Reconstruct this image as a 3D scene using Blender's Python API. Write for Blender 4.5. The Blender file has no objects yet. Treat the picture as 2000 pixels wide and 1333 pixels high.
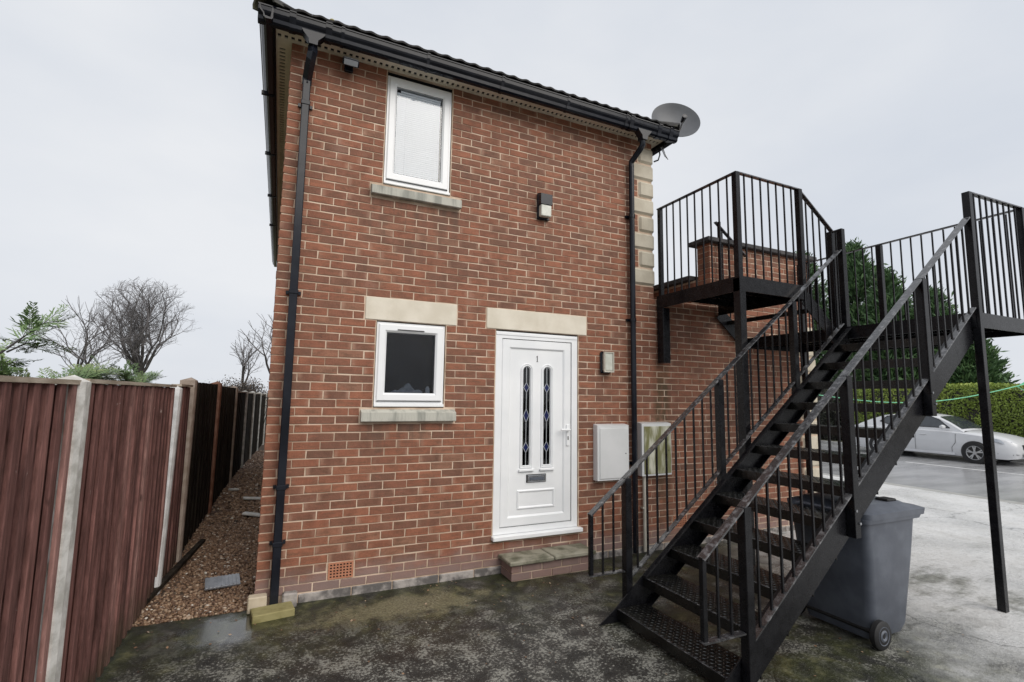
import bpy, math, random
import numpy as np
from mathutils import Vector, Matrix

random.seed(7)
rng = np.random.default_rng(7)
S = bpy.context.scene
COL = S.collection
R = math.radians

# ------------------------------------------------------------------ camera
cam_d = bpy.data.cameras.new("camera")
cam = bpy.data.objects.new("camera", cam_d)
COL.objects.link(cam)
S.camera = cam
cam_d.sensor_fit = 'HORIZONTAL'
cam_d.sensor_width = 36.0
cam_d.lens = 974.98 / 2000 * 36.0
cam_d.clip_start = 0.05
cam_d.clip_end = 2000
CAM = Vector((0.0860, -4.8067, 1.7767))
cr = Vector((0.90701273, -0.42083852, 0.01492811))
cu = Vector((-0.05952985, -0.09304655, 0.99388054))
cf = Vector((0.41687421, 0.90235097, 0.10944686))
cam.matrix_world = Matrix(((cr.x, cu.x, -cf.x, CAM.x), (cr.y, cu.y, -cf.y, CAM.y),
                           (cr.z, cu.z, -cf.z, CAM.z), (0, 0, 0, 1)))

# ------------------------------------------------------------------ world: overcast sky
W = bpy.data.worlds.new("World")
S.world = W
W.use_nodes = True
nt = W.node_tree
nt.nodes.clear()
SUN_EL, SUN_AZ = R(40), R(162)        # azimuth measured from +Y towards +X
sky = nt.nodes.new('ShaderNodeTexSky')
sky.sky_type = 'NISHITA'
sky.sun_disc = False
sky.sun_elevation = SUN_EL
sky.sun_rotation = SUN_AZ
sky.dust_density = 4.0
hsv = nt.nodes.new('ShaderNodeHueSaturation')
hsv.inputs['Saturation'].default_value = 0.25
hsv.inputs['Value'].default_value = 0.10
nt.links.new(sky.outputs[0], hsv.inputs['Color'])
tc = nt.nodes.new('ShaderNodeTexCoord')
mp = nt.nodes.new('ShaderNodeMapping')
mp.inputs['Scale'].default_value = (1.0, 1.0, 2.2)
nt.links.new(tc.outputs['Generated'], mp.inputs[0])
cn = nt.nodes.new('ShaderNodeTexNoise')
cn.inputs['Scale'].default_value = 1.6
cn.inputs['Detail'].default_value = 5
cn.inputs['Roughness'].default_value = 0.5
nt.links.new(mp.outputs[0], cn.inputs['Vector'])
ramp = nt.nodes.new('ShaderNodeValToRGB')
ramp.color_ramp.elements[0].position = 0.32
ramp.color_ramp.elements[0].color = (0.69, 0.735, 0.81, 1)
ramp.color_ramp.elements[1].position = 0.68
ramp.color_ramp.elements[1].color = (0.85, 0.87, 0.905, 1)
nt.links.new(cn.outputs['Fac'], ramp.inputs[0])
mixw = nt.nodes.new('ShaderNodeMix')
mixw.data_type = 'RGBA'
mixw.inputs[0].default_value = 0.93
nt.links.new(hsv.outputs[0], mixw.inputs[6])
nt.links.new(ramp.outputs[0], mixw.inputs[7])
bg = nt.nodes.new('ShaderNodeBackground')
bg.inputs['Strength'].default_value = 0.73
nt.links.new(mixw.outputs[2], bg.inputs['Color'])
wo = nt.nodes.new('ShaderNodeOutputWorld')
nt.links.new(bg.outputs[0], wo.inputs['Surface'])

sd = bpy.data.lights.new("sun", 'SUN')
sd.energy = 1.5
sd.angle = R(50)
sd.color = (1.0, 0.94, 0.86)
sun = bpy.data.objects.new("sun", sd)
COL.objects.link(sun)
sdir = Vector((math.sin(SUN_AZ) * math.cos(SUN_EL), math.cos(SUN_AZ) * math.cos(SUN_EL), math.sin(SUN_EL)))
sun.rotation_euler = sdir.to_track_quat('Z', 'Y').to_euler()
sun.location = (0, -10, 12)

S.view_settings.view_transform = 'Standard'
S.view_settings.look = 'None'
S.view_settings.exposure = 0.46
S.view_settings.gamma = 1.0
S.view_settings.use_curve_mapping = False
S.cycles.use_denoising = True
S.cycles.max_bounces = 8
S.cycles.transparent_max_bounces = 16

# ------------------------------------------------------------------ materials
def nodes_of(name):
    m = bpy.data.materials.new(name)
    m.use_nodes = True
    t = m.node_tree
    return m, t, t.nodes['Principled BSDF']


class N:
    """small helper to wire shader nodes"""
    def __init__(s, t):
        s.t = t
        s.geo = t.nodes.new('ShaderNodeNewGeometry')
        s.pos = s.geo.outputs['Position']

    def val(s, x, sock):
        if hasattr(x, 'links'):
            s.t.links.new(x, sock)
        else:
            try:
                sock.default_value = x
            except (TypeError, ValueError):
                sock.default_value = (*x, 1) if len(x) == 3 else x

    def noise(s, scale, detail=4, rough=0.55, vec=None, stretch=None, dist=0.0):
        n = s.t.nodes.new('ShaderNodeTexNoise')
        n.inputs['Scale'].default_value = scale
        n.inputs['Detail'].default_value = detail
        n.inputs['Roughness'].default_value = rough
        n.inputs['Distortion'].default_value = dist
        v = vec or s.pos
        if stretch:
            m = s.t.nodes.new('ShaderNodeMapping')
            m.inputs['Scale'].default_value = stretch
            s.t.links.new(v, m.inputs[0])
            v = m.outputs[0]
        s.t.links.new(v, n.inputs['Vector'])
        return n.outputs['Fac']

    def math(s, op, a, b=0.0, c=0.0, clamp=False):
        n = s.t.nodes.new('ShaderNodeMath')
        n.operation = op
        n.use_clamp = clamp
        s.val(a, n.inputs[0]); s.val(b, n.inputs[1]); s.val(c, n.inputs[2])
        return n.outputs[0]

    def smooth(s, x, lo, hi, a=0.0, b=1.0):
        n = s.t.nodes.new('ShaderNodeMapRange')
        n.interpolation_type = 'SMOOTHSTEP'
        s.val(x, n.inputs[0])
        n.inputs[1].default_value = lo; n.inputs[2].default_value = hi
        n.inputs[3].default_value = a; n.inputs[4].default_value = b
        return n.outputs[0]

    def ramp(s, x, stops, const=False):
        n = s.t.nodes.new('ShaderNodeValToRGB')
        cr_ = n.color_ramp
        if const:
            cr_.interpolation = 'CONSTANT'
        while len(cr_.elements) < len(stops):
            cr_.elements.new(0.5)
        for e, (p, c) in zip(cr_.elements, stops):
            e.position = p
            e.color = (*c, 1) if len(c) == 3 else c
        s.val(x, n.inputs[0])
        return n.outputs[0]

    def mix(s, f, a, b, mode='MIX'):
        n = s.t.nodes.new('ShaderNodeMix')
        n.data_type = 'RGBA'
        n.blend_type = mode
        s.val(f, n.inputs[0]); s.val(a, n.inputs[6]); s.val(b, n.inputs[7])
        return n.outputs[2]

    def sep(s, v=None):
        n = s.t.nodes.new('ShaderNodeSeparateXYZ')
        s.t.links.new(v or s.pos, n.inputs[0])
        return n.outputs

    def comb(s, x, y, z):
        n = s.t.nodes.new('ShaderNodeCombineXYZ')
        s.val(x, n.inputs[0]); s.val(y, n.inputs[1]); s.val(z, n.inputs[2])
        return n.outputs[0]

    def white(s, v):
        n = s.t.nodes.new('ShaderNodeTexWhiteNoise')
        n.noise_dimensions = '3D'
        s.t.links.new(v, n.inputs['Vector'])
        return n.outputs['Value']

    def bump(s, h, bsdf, dist=0.01, strength=1.0):
        n = s.t.nodes.new('ShaderNodeBump')
        n.inputs['Strength'].default_value = strength
        n.inputs['Distance'].default_value = dist
        s.val(h, n.inputs['Height'])
        s.t.links.new(n.outputs[0], bsdf.inputs['Normal'])

    def objrand(s):
        n = s.t.nodes.new('ShaderNodeObjectInfo')
        return n.outputs['Random']


def simple(name, c1, c2=None, rough=0.5, scale=8.0, bump=0.0, bscale=60.0, metal=0.0, lo=0.35, hi=0.65,
           stretch=None, rvar=0.0, perobj=0.0, spec=0.5, detail=5):
    m, t, b = nodes_of(name)
    n = N(t)
    c2 = c2 or tuple(min(1, x * 1.25) for x in c1)
    f = n.smooth(n.noise(scale, detail, stretch=stretch), lo, hi)
    col = n.mix(f, c1, c2)
    if perobj:
        k = n.math('MULTIPLY_ADD', n.objrand(), 2 * perobj, 1 - perobj)
        col = n.mix(1.0, col, n.comb(k, k, k), 'MULTIPLY')
    t.links.new(col, b.inputs['Base Color'])
    if rvar:
        t.links.new(n.math('MULTIPLY_ADD', n.noise(scale * 2.3, 3, stretch=stretch), 2 * rvar, rough - rvar, clamp=True),
                    b.inputs['Roughness'])
    else:
        b.inputs['Roughness'].default_value = rough
    b.inputs['Metallic'].default_value = metal
    b.inputs['Specular IOR Level'].default_value = spec
    if bump:
        n.bump(n.noise(bscale, 4, stretch=stretch), b, bump)
    return m


def brick_material(name, pale=1.0):
    m, t, b = nodes_of(name)
    n = N(t)
    x, y, z = n.sep()
    row = n.math('FLOOR', n.math('DIVIDE', z, 0.075))
    off = n.math('MULTIPLY', n.math('MODULO', n.math('ADD', row, 200.0), 2.0), 0.1125)
    u = n.math('ADD', n.math('ADD', x, y), 4.39)
    cx = n.math('DIVIDE', n.math('ADD', u, off), 0.225)
    colid = n.math('FLOOR', cx)
    fr = n.math('FRACT', cx)
    rnd = n.white(n.comb(colid, row, 3.3))
    rnd2 = n.white(n.comb(colid, row, 9.1))
    col = n.ramp(rnd, [(0.0, (.190, .094, .064)), (.22, (.225, .101, .066)), (.45, (.262, .109, .067)),
                       (.66, (.292, .116, .069)), (.85, (.325, .132, .078)), (1.0, (.280, .145, .095))])
    stk = n.noise(7, 5, .6, stretch=(1, 1, 4.5), dist=.6)
    col = n.mix(n.smooth(stk, .42, .66, 0, .55), col, (.165, .088, .055))
    stk2 = n.noise(8.3, 4, .6, vec=n.comb(n.math('ADD', x, 31.0), y, n.math('MULTIPLY', z, 3.0)))
    col = n.mix(n.smooth(stk2, .54, .70, 0, .5), col, (.33, .122, .074))
    g = n.noise(9, 6, 0.65)
    col = n.mix(1.0, col, n.ramp(g, [(.25, (.72, .70, .70)), (.5, (1, 1, 1)), (.75, (1.22, 1.2, 1.18))]), 'MULTIPLY')
    fine = n.noise(70, 3, 0.7)
    col = n.mix(1.0, col, n.ramp(fine, [(.3, (.86, .85, .85)), (.7, (1.12, 1.12, 1.12))]), 'MULTIPLY')
    # pale kiln "kiss" marks towards brick ends
    endm = n.math('ABSOLUTE', n.math('SUBTRACT', fr, 0.5))
    kiss = n.math('MULTIPLY', n.smooth(endm, .27, .47), n.smooth(rnd2, .55, .8))
    kiss = n.math('MULTIPLY', kiss, n.smooth(n.noise(6, 3), .38, .6))
    col = n.mix(n.math('MULTIPLY', kiss, .75), col, (.40, .235, .165))
    blot = n.math('MULTIPLY', n.smooth(n.noise(3.1, 5, .6), .58, .75), .45)
    col = n.mix(blot, col, (.33, .19, .14))
    # dark fold creases in the brick face
    cre = n.noise(16, 3, .6, stretch=(1, 1, 5), dist=1.5)
    col = n.mix(n.math('MULTIPLY', n.smooth(cre, .66, .72), .6), col, (.05, .025, .02))
    # splash zone: damp and lime stain near the ground
    zz = n.math('ADD', z, n.math('MULTIPLY', n.noise(3.5, 4), -.35))
    col = n.mix(n.smooth(zz, .16, -.06, 0, .75), col, (.27, .20, .185))
    # rain run-off below the two sills
    sx_ = n.math('MULTIPLY', n.smooth(x, .74, .80), n.smooth(x, 1.72, 1.66))
    r1 = n.math('MULTIPLY', n.smooth(z, 3.05, 3.66), n.smooth(z, 3.70, 3.67))
    r2 = n.math('MULTIPLY', n.smooth(z, 1.0, 1.49), n.smooth(z, 1.53, 1.50))
    ro_ = n.math('MULTIPLY', n.math('MULTIPLY', n.math('MAXIMUM', r1, r2), sx_), n.smooth(n.noise(9, 4, .6, stretch=(1, 1, .12)), .42, .66))
    col = n.mix(n.math('MULTIPLY', ro_, .55), col, (.075, .058, .045))
    # white mortar smears
    sm = n.math('MULTIPLY', n.smooth(n.noise(4.4, 6, .7, stretch=(1, 1, 1.6)), .70, .78), .5)
    col = n.mix(sm, col, (.50, .42, .36))
    # algae run below the stair platform leg
    ax = n.math('ABSOLUTE', n.math('SUBTRACT', x, 4.34))
    al = n.math('MULTIPLY', n.smooth(ax, .16, .06), n.smooth(z, 2.35, 1.9))
    al = n.math('MULTIPLY', al, n.smooth(z, .2, 1.3, .25, 1))
    al = n.math('MULTIPLY', al, n.smooth(n.noise(14, 4, stretch=(1, 1, .35)), .3, .55))
    col = n.mix(n.math('MULTIPLY', al, .7), col, (.055, .05, .022))
    t.links.new(col, b.inputs['Base Color'])
    b.inputs['Roughness'].default_value = .72
    b.inputs['Specular IOR Level'].default_value = .3
    n.bump(n.math('ADD', n.noise(60, 5, .7), n.math('MULTIPLY', n.noise(200, 2), .4)), b, .0035)
    return m


def concrete_material():
    m, t, b = nodes_of("yard_concrete_wet")
    n = N(t)
    x, y, z = n.sep()
    big = n.noise(.9, 4, .6)
    mid = n.noise(5.5, 6, .65, dist=.4)
    fine = n.noise(48, 4, .75)
    dark = n.ramp(mid, [(.30, (.016, .0155, .014)), (.48, (.034, .033, .030)), (.60, (.062, .060, .055)), (.75, (.11, .107, .10))])
    # worn pale aggregate flecks
    fl = n.math('MULTIPLY', n.smooth(n.math('ADD', n.math('MULTIPLY', fine, .7), n.math('MULTIPLY', mid, .45)), .585, .645), n.smooth(n.math('ADD', y, n.math('MULTIPLY', big, -1.0)), -.45, -1.6, .05, 1))
    dark = n.mix(n.math('MULTIPLY', fl, .9), dark, (.30, .298, .265))
    # moss and algae, thickest along the wall and below the stair
    near = n.smooth(n.math('ADD', y, n.math('MULTIPLY', big, 1.2)), -.9, .55)
    stair = n.math('MULTIPLY', n.smooth(x, 2.2, 3.2), n.smooth(x, 5.2, 4.3))
    left = n.smooth(x, -.25, -.75)
    mo = n.math('MAXIMUM', n.math('MAXIMUM', near, stair), left)
    mo = n.math('MULTIPLY', mo, n.smooth(n.noise(2.6, 5, .6), .33, .55))
    dark = n.mix(n.math('MULTIPLY', mo, .85), dark, n.ramp(n.noise(7, 5), [(.35, (.014, .016, .007)), (.55, (.038, .043, .013)), (.74, (.165, .160, .070))]))
    bx = n.math('DIVIDE', n.math('SUBTRACT', x, 1.15), 1.0); by = n.math('DIVIDE', n.math('ADD', y, .42), .30)
    bd = n.math('ADD', n.math('SQRT', n.math('ADD', n.math('MULTIPLY', bx, bx), n.math('MULTIPLY', by, by))), n.math('MULTIPLY', n.math('SUBTRACT', n.noise(3.2, 6, .7), .5), 2.6))
    dark = n.mix(n.smooth(bd, 1.0, .35, 0, .8), dark, n.ramp(fine, [(.35, (.11, .10, .055)), (.65, (.30, .275, .17))]))
    # fine shrinkage cracks
    vo = t.nodes.new('ShaderNodeTexVoronoi'); vo.feature = 'DISTANCE_TO_EDGE'; vo.inputs['Scale'].default_value = .30
    wv = t.nodes.new('ShaderNodeVectorMath'); wv.operation = 'ADD'
    t.links.new(n.pos, wv.inputs[0]); t.links.new(n.comb(n.math('MULTIPLY', n.noise(2.2, 5), .5), n.math('MULTIPLY', n.noise(2.7, 5), .5), 0.0), wv.inputs[1])
    t.links.new(wv.outputs[0], vo.inputs['Vector'])
    crack = n.smooth(vo.outputs['Distance'], .0055, .0015)
    # clean pale forecourt slab to the right
    lm = n.math('ADD', n.math('MULTIPLY', y, -.35), x)
    lm = n.math('ADD', lm, n.math('MULTIPLY', n.math('SUBTRACT', n.noise(1.3, 5, .65), .5), 2.6))
    lf = n.smooth(lm, 4.9, 6.6)
    pale = n.ramp(n.noise(2.2, 7, .7), [(.30, (.54, .535, .52)), (.5, (.68, .68, .675)), (.7, (.74, .74, .74))])
    pst = n.math('MULTIPLY', n.smooth(n.noise(1.5, 6, .7, stretch=(.6, 1.4, 1)), .50, .66), n.smooth(x, 9.5, 6.0))
    pale = n.mix(n.math('MULTIPLY', pst, .8), pale, n.ramp(n.noise(12, 4), [(.4, (.06, .06, .035)), (.6, (.20, .20, .16))]))
    pale = n.mix(1.0, pale, n.ramp(n.noise(26, 6, .75), [(.30, (.62, .62, .61)), (.5, (1, 1, 1)), (.7, (1.06, 1.06, 1.06))]), 'MULTIPLY')
    col = n.mix(lf, dark, pale)
    col = n.mix(n.math('MULTIPLY', crack, .45), col, (.02, .02, .016))
    t.links.new(col, b.inputs['Base Color'])
    wet = n.smooth(n.noise(1.1, 4, .55), .40, .62)
    px_ = n.math('ADD', x, .22); py_ = n.math('MULTIPLY', n.math('ADD', y, .33), 1.5)
    pr_ = n.math('SQRT', n.math('ADD', n.math('MULTIPLY', px_, px_), n.math('MULTIPLY', py_, py_)))
    pr_ = n.math('ADD', pr_, n.math('MULTIPLY', n.math('SUBTRACT', n.noise(4.5, 5, .65), .5), .9))
    pud = n.smooth(pr_, .52, .22)
    wet = n.math('MAXIMUM', wet, pud)
    ro = n.math('MULTIPLY_ADD', wet, -.40, .62)
    ro = n.math('ADD', ro, n.math('MULTIPLY', n.math('SUBTRACT', fine, .5), .35), clamp=True)
    t.links.new(ro, b.inputs['Roughness'])
    h = n.math('ADD', n.math('MULTIPLY', mid, .6), n.math('MULTIPLY', fine, .5))
    h = n.math('MULTIPLY', h, n.math('MULTIPLY_ADD', pud, -.85, 1.0))
    n.bump(h, b, .022, .8)
    b.inputs['IOR'].default_value = 1.45
    b.inputs['Coat Roughness'].default_value = .10
    b.inputs['Coat IOR'].default_value = 1.4
    t.links.new(n.math('MULTIPLY', pud, .8), b.inputs['Coat Weight'])
    return m


M = {}
M['brick'] = brick_material("facing_brick")
M['mortar'] = simple("mortar", (.45, .330, .240), (.70, .55, .425), .9, 3.5, .002, 90)
M['stone'] = simple("cast_stone", (.66, .60, .49), (.78, .72, .61), .8, 3.0, .0015, 120)
M['sill'] = simple("weathered_sill_stone", (.30, .30, .265), (.50, .49, .43), .85, 7, .003, 70, stretch=(1.6, 1, .25), lo=.38, hi=.6)
M['plinth'] = simple("limewashed_plinth", (.13, .12, .115), (.42, .385, .36), .9, 7, .005, 60, lo=.40, hi=.62)
M['step_slab'] = simple("mossy_step_slab", (.10, .098, .06), (.33, .31, .24), .7, 4.5, .004, 50, lo=.36, hi=.6)
M['upvc'] = simple("white_upvc", (.86, .87, .88), (.89, .90, .91), .28, 3)
M['upvc_old'] = simple("white_upvc_door", (.82, .835, .85), (.89, .90, .91), .30, 2)
M['seal'] = simple("black_rubber_seal", (.012, .012, .014), rough=.6)
M['blackpvc'] = simple("black_gutter_pvc", (.007, .008, .013), (.013, .015, .022), .17, 5, rvar=.05, spec=.3)
M['soffit'] = simple("cream_soffit_board", (.68, .62, .50), (.80, .74, .62), .7, 4)
M['black'] = simple("near_black", (.006, .006, .007), rough=.8)
M['tile'] = simple("dark_roof_tile", (.035, .034, .036), (.075, .07, .07), .8, 6, .006, 40, perobj=.25)
M['hiptile'] = simple("mossy_hip_tile", (.045, .043, .042), (.13, .125, .075), .85, 5, .008, 30, lo=.45, hi=.65)
M['steel'] = simple("black_painted_steel", (.005, .005, .0065), (.011, .011, .013), .28, 12, .0004, 90, rvar=.08, spec=.26)
M['rail'] = simple("worn_black_rail_painted_sheen", (.030, .030, .033), (.17, .17, .178), .20, 26, .0003, 120, rvar=.08, lo=.46, hi=.72, spec=1.0)  # grey patches paint sky sheen into the handrail colour; nosing wear shares it
M['tread'] = simple("wet_chequer_plate", (.004, .004, .004), (.011, .0105, .009), .30, 10, .001, 60, rvar=.14)
def fence_material():
    m, t, b = nodes_of("red_brown_fence_stain")
    n = N(t)
    k = n.objrand()
    base = n.ramp(k, [(0, (.110, .053, .047)), (.4, (.165, .078, .068)), (.75, (.220, .108, .094)), (1, (.285, .158, .138))])
    g1 = n.noise(6, 6, .65, stretch=(1, 4.0, .22))
    base = n.mix(1.0, base, n.ramp(g1, [(.28, (.55, .52, .50)), (.5, (1, 1, 1)), (.72, (1.5, 1.5, 1.48))]), 'MULTIPLY')
    g2 = n.noise(38, 4, .7, stretch=(1, 1.6, .16))
    base = n.mix(1.0, base, n.ramp(g2, [(.3, (.55, .55, .55)), (.7, (1.45, 1.45, 1.45))]), 'MULTIPLY')
    sc = n.math('MULTIPLY', n.smooth(n.noise(19, 4, .75, stretch=(1, 1, .55)), .67, .74), .55)
    base = n.mix(sc, base, (.52, .44, .40))
    kn = n.smooth(n.noise(5.5, 2, .4, stretch=(1, 1.6, .6)), .735, .775, 0, .8)
    base = n.mix(kn, base, (.03, .014, .012))
    x, y, z = n.sep()
    alg = n.math('MULTIPLY', n.smooth(n.math('ADD', z, n.math('MULTIPLY', n.noise(4, 4), .6)), .62, .2), .75)
    base = n.mix(alg, base, (.045, .040, .022))
    t.links.new(base, b.inputs['Base Color'])
    b.inputs['Roughness'].default_value = .74
    b.inputs['Specular IOR Level'].default_value = .25
    n.bump(g2, b, .003)
    return m
M['fence_red'] = fence_material()
M['cloth'] = simple("greyish_net_cloth", (.30, .32, .33), (.45, .47, .47), .9, 18)
M['chequer'] = simple("raised_chequer_bars", (.012, .012, .012), (.035, .034, .03), .16, 20, spec=1.0)
M['quoin'] = simple("buff_quoin_stone", (.47, .42, .33), (.58, .53, .43), .82, 4.0, .002, 110)
M['fence_dark'] = simple("dark_damp_fence_wood", (.013, .010, .008), (.036, .029, .022), .8, 5, .003, 40, stretch=(1, 3.5, .35), perobj=.3, spec=.12)
M['fence_cap'] = simple("weathered_cap_wood", (.30, .25, .19), (.48, .42, .34), .8, 8, .002, 60, stretch=(2, .5, 2))
M['conc_post'] = simple("concrete_fence_post", (.44, .43, .395), (.68, .67, .64), .88, 11, .003, 80)
M['white_post'] = simple("whitened_concrete_post", (.52, .52, .51), (.68, .68, .68), .85, 9, .003, 80)
M['buff_post'] = simple("buff_concrete_post", (.34, .27, .215), (.46, .38, .32), .88, 9, .003, 80)
M['rust_post'] = simple("rusty_brown_post", (.20, .085, .05), (.30, .15, .10), .8, 9, .003, 80)
M['meter'] = simple("white_meter_box", (.68, .69, .69), (.76, .765, .77), .42, 2)
M['meter_dirty'] = simple("algae_stained_meter_door", (.20, .195, .075), (.66, .65, .54), .5, 6, stretch=(1.8, 1, .45), lo=.42, hi=.66)
M['cream_pipe'] = simple("cream_conduit", (.50, .47, .40), (.60, .57, .50), .5, 6)
M['terracotta'] = simple("terracotta_air_brick", (.42, .17, .095), (.50, .22, .13), .8, 20, .001, 150)
M['yellowblock'] = simple("mossy_yellow_concrete", (.20, .175, .065), (.31, .275, .125), .85, 9, .003, 60)
M['creamblock'] = simple("cream_stone_block", (.52, .44, .32), (.60, .52, .40), .85, 8, .002, 60)
M['dish'] = simple("grey_dish_metal", (.085, .09, .10), (.11, .115, .125), .5, 3)
M['metal_galv'] = simple("galvanised_metal", (.30, .31, .33), (.42, .43, .45), .35, 14, metal=.8)
M['chrome'] = simple("brushed_chrome", (.45, .46, .48), rough=.25, metal=.9)
M['bin'] = simple("grey_bin_plastic", (.075, .085, .108), (.105, .118, .145), .42, 6, .0006, 200, rvar=.08)
M['rubber'] = simple("black_rubber", (.010, .010, .011), rough=.65)
M['asphalt'] = simple("wet_asphalt", (.31, .312, .32), (.43, .432, .44), .18, 1.4, .0006, 90, rvar=.12, stretch=(.35, 1.5, 1))
M['paint_line'] = simple("white_road_paint", (.60, .60, .60), (.78, .78, .78), .5, 9)
M['kerb'] = simple("kerb_concrete", (.30, .295, .28), (.40, .40, .385), .8, 6, .003, 60)
M['earth'] = simple("winter_ground", (.06, .062, .03), (.12, .11, .06), .95, .8, .03, 6)
M['gravel_bed'] = simple("gravel_bed", (.05, .035, .024), (.12, .085, .06), .9, 40, .01, 60)
M['bark'] = simple("dark_bark", (.028, .025, .024), (.055, .05, .047), .9, 6, .01, 20)
M['twig'] = simple("winter_twigs", (.13, .122, .125), (.18, .17, .175), .9, 3)
M['carpaint'] = simple("silver_car_paint", (.60, .61, .63), (.63, .64, .66), .22, 2, spec=.7)
M['darktrim'] = simple("dark_car_trim", (.012, .012, .013), rough=.4)
M['lens'] = simple("clear_lens", (.35, .37, .40), rough=.12, metal=.4)
M['alloy'] = simple("alloy_wheel", (.42, .43, .44), rough=.3, metal=.6)
M['rope'] = simple("green_rope", (.16, .55, .33), rough=.5)
M['lampglass'] = simple("milky_lamp_glass", (.56, .57, .50), (.66, .67, .60), .25, 20)
M['debris'] = simple("pale_plastic_debris", (.58, .58, .56), (.74, .74, .72), .6, 10)
M['blacksack'] = simple("black_plastic_sack", (.010, .010, .011), rough=.25)
M['hill'] = simple("far_field", (.16, .13, .085), (.24, .20, .14), .95, .05)
M['farwall'] = simple("far_render", (.55, .54, .52), rough=.9)

# leaves: per-leaf colour from a point attribute
def leaf_material(name, stops, rough=.55):
    m, t, b = nodes_of(name)
    n = N(t)
    a = t.nodes.new('ShaderNodeAttribute')
    a.attribute_name = 'tint'
    col = n.ramp(a.outputs['Fac'], stops)
    t.links.new(col, b.inputs['Base Color'])
    b.inputs['Roughness'].default_value = rough
    return m


M['hedge_leaf'] = leaf_material("privet_leaf", [(0, (.10, .135, .018)), (.5, (.24, .33, .050)), (.8, (.39, .45, .095)), (1, (.48, .44, .19))])
M['conifer_leaf'] = leaf_material("cypress_spray", [(0, (.034, .068, .033)), (.5, (.085, .165, .064)), (.85, (.16, .26, .10)), (1, (.22, .27, .125))])
M['near_leaf'] = leaf_material("near_cypress_spray", [(0, (.05, .09, .045)), (.5, (.12, .20, .075)), (.85, (.20, .29, .11)), (1, (.28, .33, .14))])
M['shrub_leaf'] = leaf_material("dark_laurel_leaf", [(0, (.012, .016, .010)), (.6, (.028, .032, .018)), (1, (.05, .05, .026))])
M['brown_leaf'] = leaf_material("brown_bramble", [(0, (.03, .022, .016)), (.6, (.085, .06, .04)), (1, (.16, .115, .08))])
M['pebble'] = leaf_material("brown_pebbles", [(0, (.05, .032, .023)), (.3, (.15, .085, .052)), (.6, (.28, .175, .105)), (.85, (.42, .31, .22)), (1, (.68, .63, .56))], .5)
M['slat'] = simple("white_blind", (.84, .87, .905), (.88, .905, .93), .5, 2)


def glass_mat(name, tint, refl=1.0, rough=0.02, alpha=.85, bump=0):
    """window glass: mostly see-through, mirror-like at grazing angles"""
    m = bpy.data.materials.new(name)
    m.use_nodes = True
    t = m.node_tree
    t.nodes.clear()
    n = N(t)
    tr = t.nodes.new('ShaderNodeBsdfTransparent')
    tr.inputs[0].default_value = (*tint, 1)
    gl = t.nodes.new('ShaderNodeBsdfGlossy')
    gl.inputs['Roughness'].default_value = rough
    gl.inputs['Color'].default_value = (refl, refl, refl, 1)
    fr = t.nodes.new('ShaderNodeFresnel')
    fr.inputs[0].default_value = 1.5
    mx = t.nodes.new('ShaderNodeMixShader')
    t.links.new(n.math('MULTIPLY_ADD', fr.outputs[0], 1.1, .0, clamp=True), mx.inputs[0])
    t.links.new(tr.outputs[0], mx.inputs[1]); t.links.new(gl.outputs[0], mx.inputs[2])
    if bump:
        bp = t.nodes.new('ShaderNodeBump')
        bp.inputs['Distance'].default_value = bump
        t.links.new(n.noise(90, 3, .6), bp.inputs['Height'])
        t.links.new(bp.outputs[0], gl.inputs['Normal'])
    o = t.nodes.new('ShaderNodeOutputMaterial')
    t.links.new(mx.outputs[0], o.inputs[0])
    return m


M['glass'] = glass_mat("window_glass", (.97, .98, .99))
M['frosted'] = glass_mat("textured_bathroom_glass", (.70, .73, .78), refl=.42, rough=.10, bump=.003)
M['doorglass'] = glass_mat("door_glass", (.25, .26, .28), rough=.05)
M['carglass'] = simple("tinted_car_glass", (.035, .042, .05), rough=.06, spec=.8)
M['blueglass'] = simple("blue_stained_glass", (.008, .013, .065), rough=.12)
M['lead'] = simple("lead_came", (.42, .44, .47), rough=.35, metal=.3)
M['frost_in'] = simple("dim_room", (.016, .019, .025), (.005, .006, .008), .9, 9)

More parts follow.
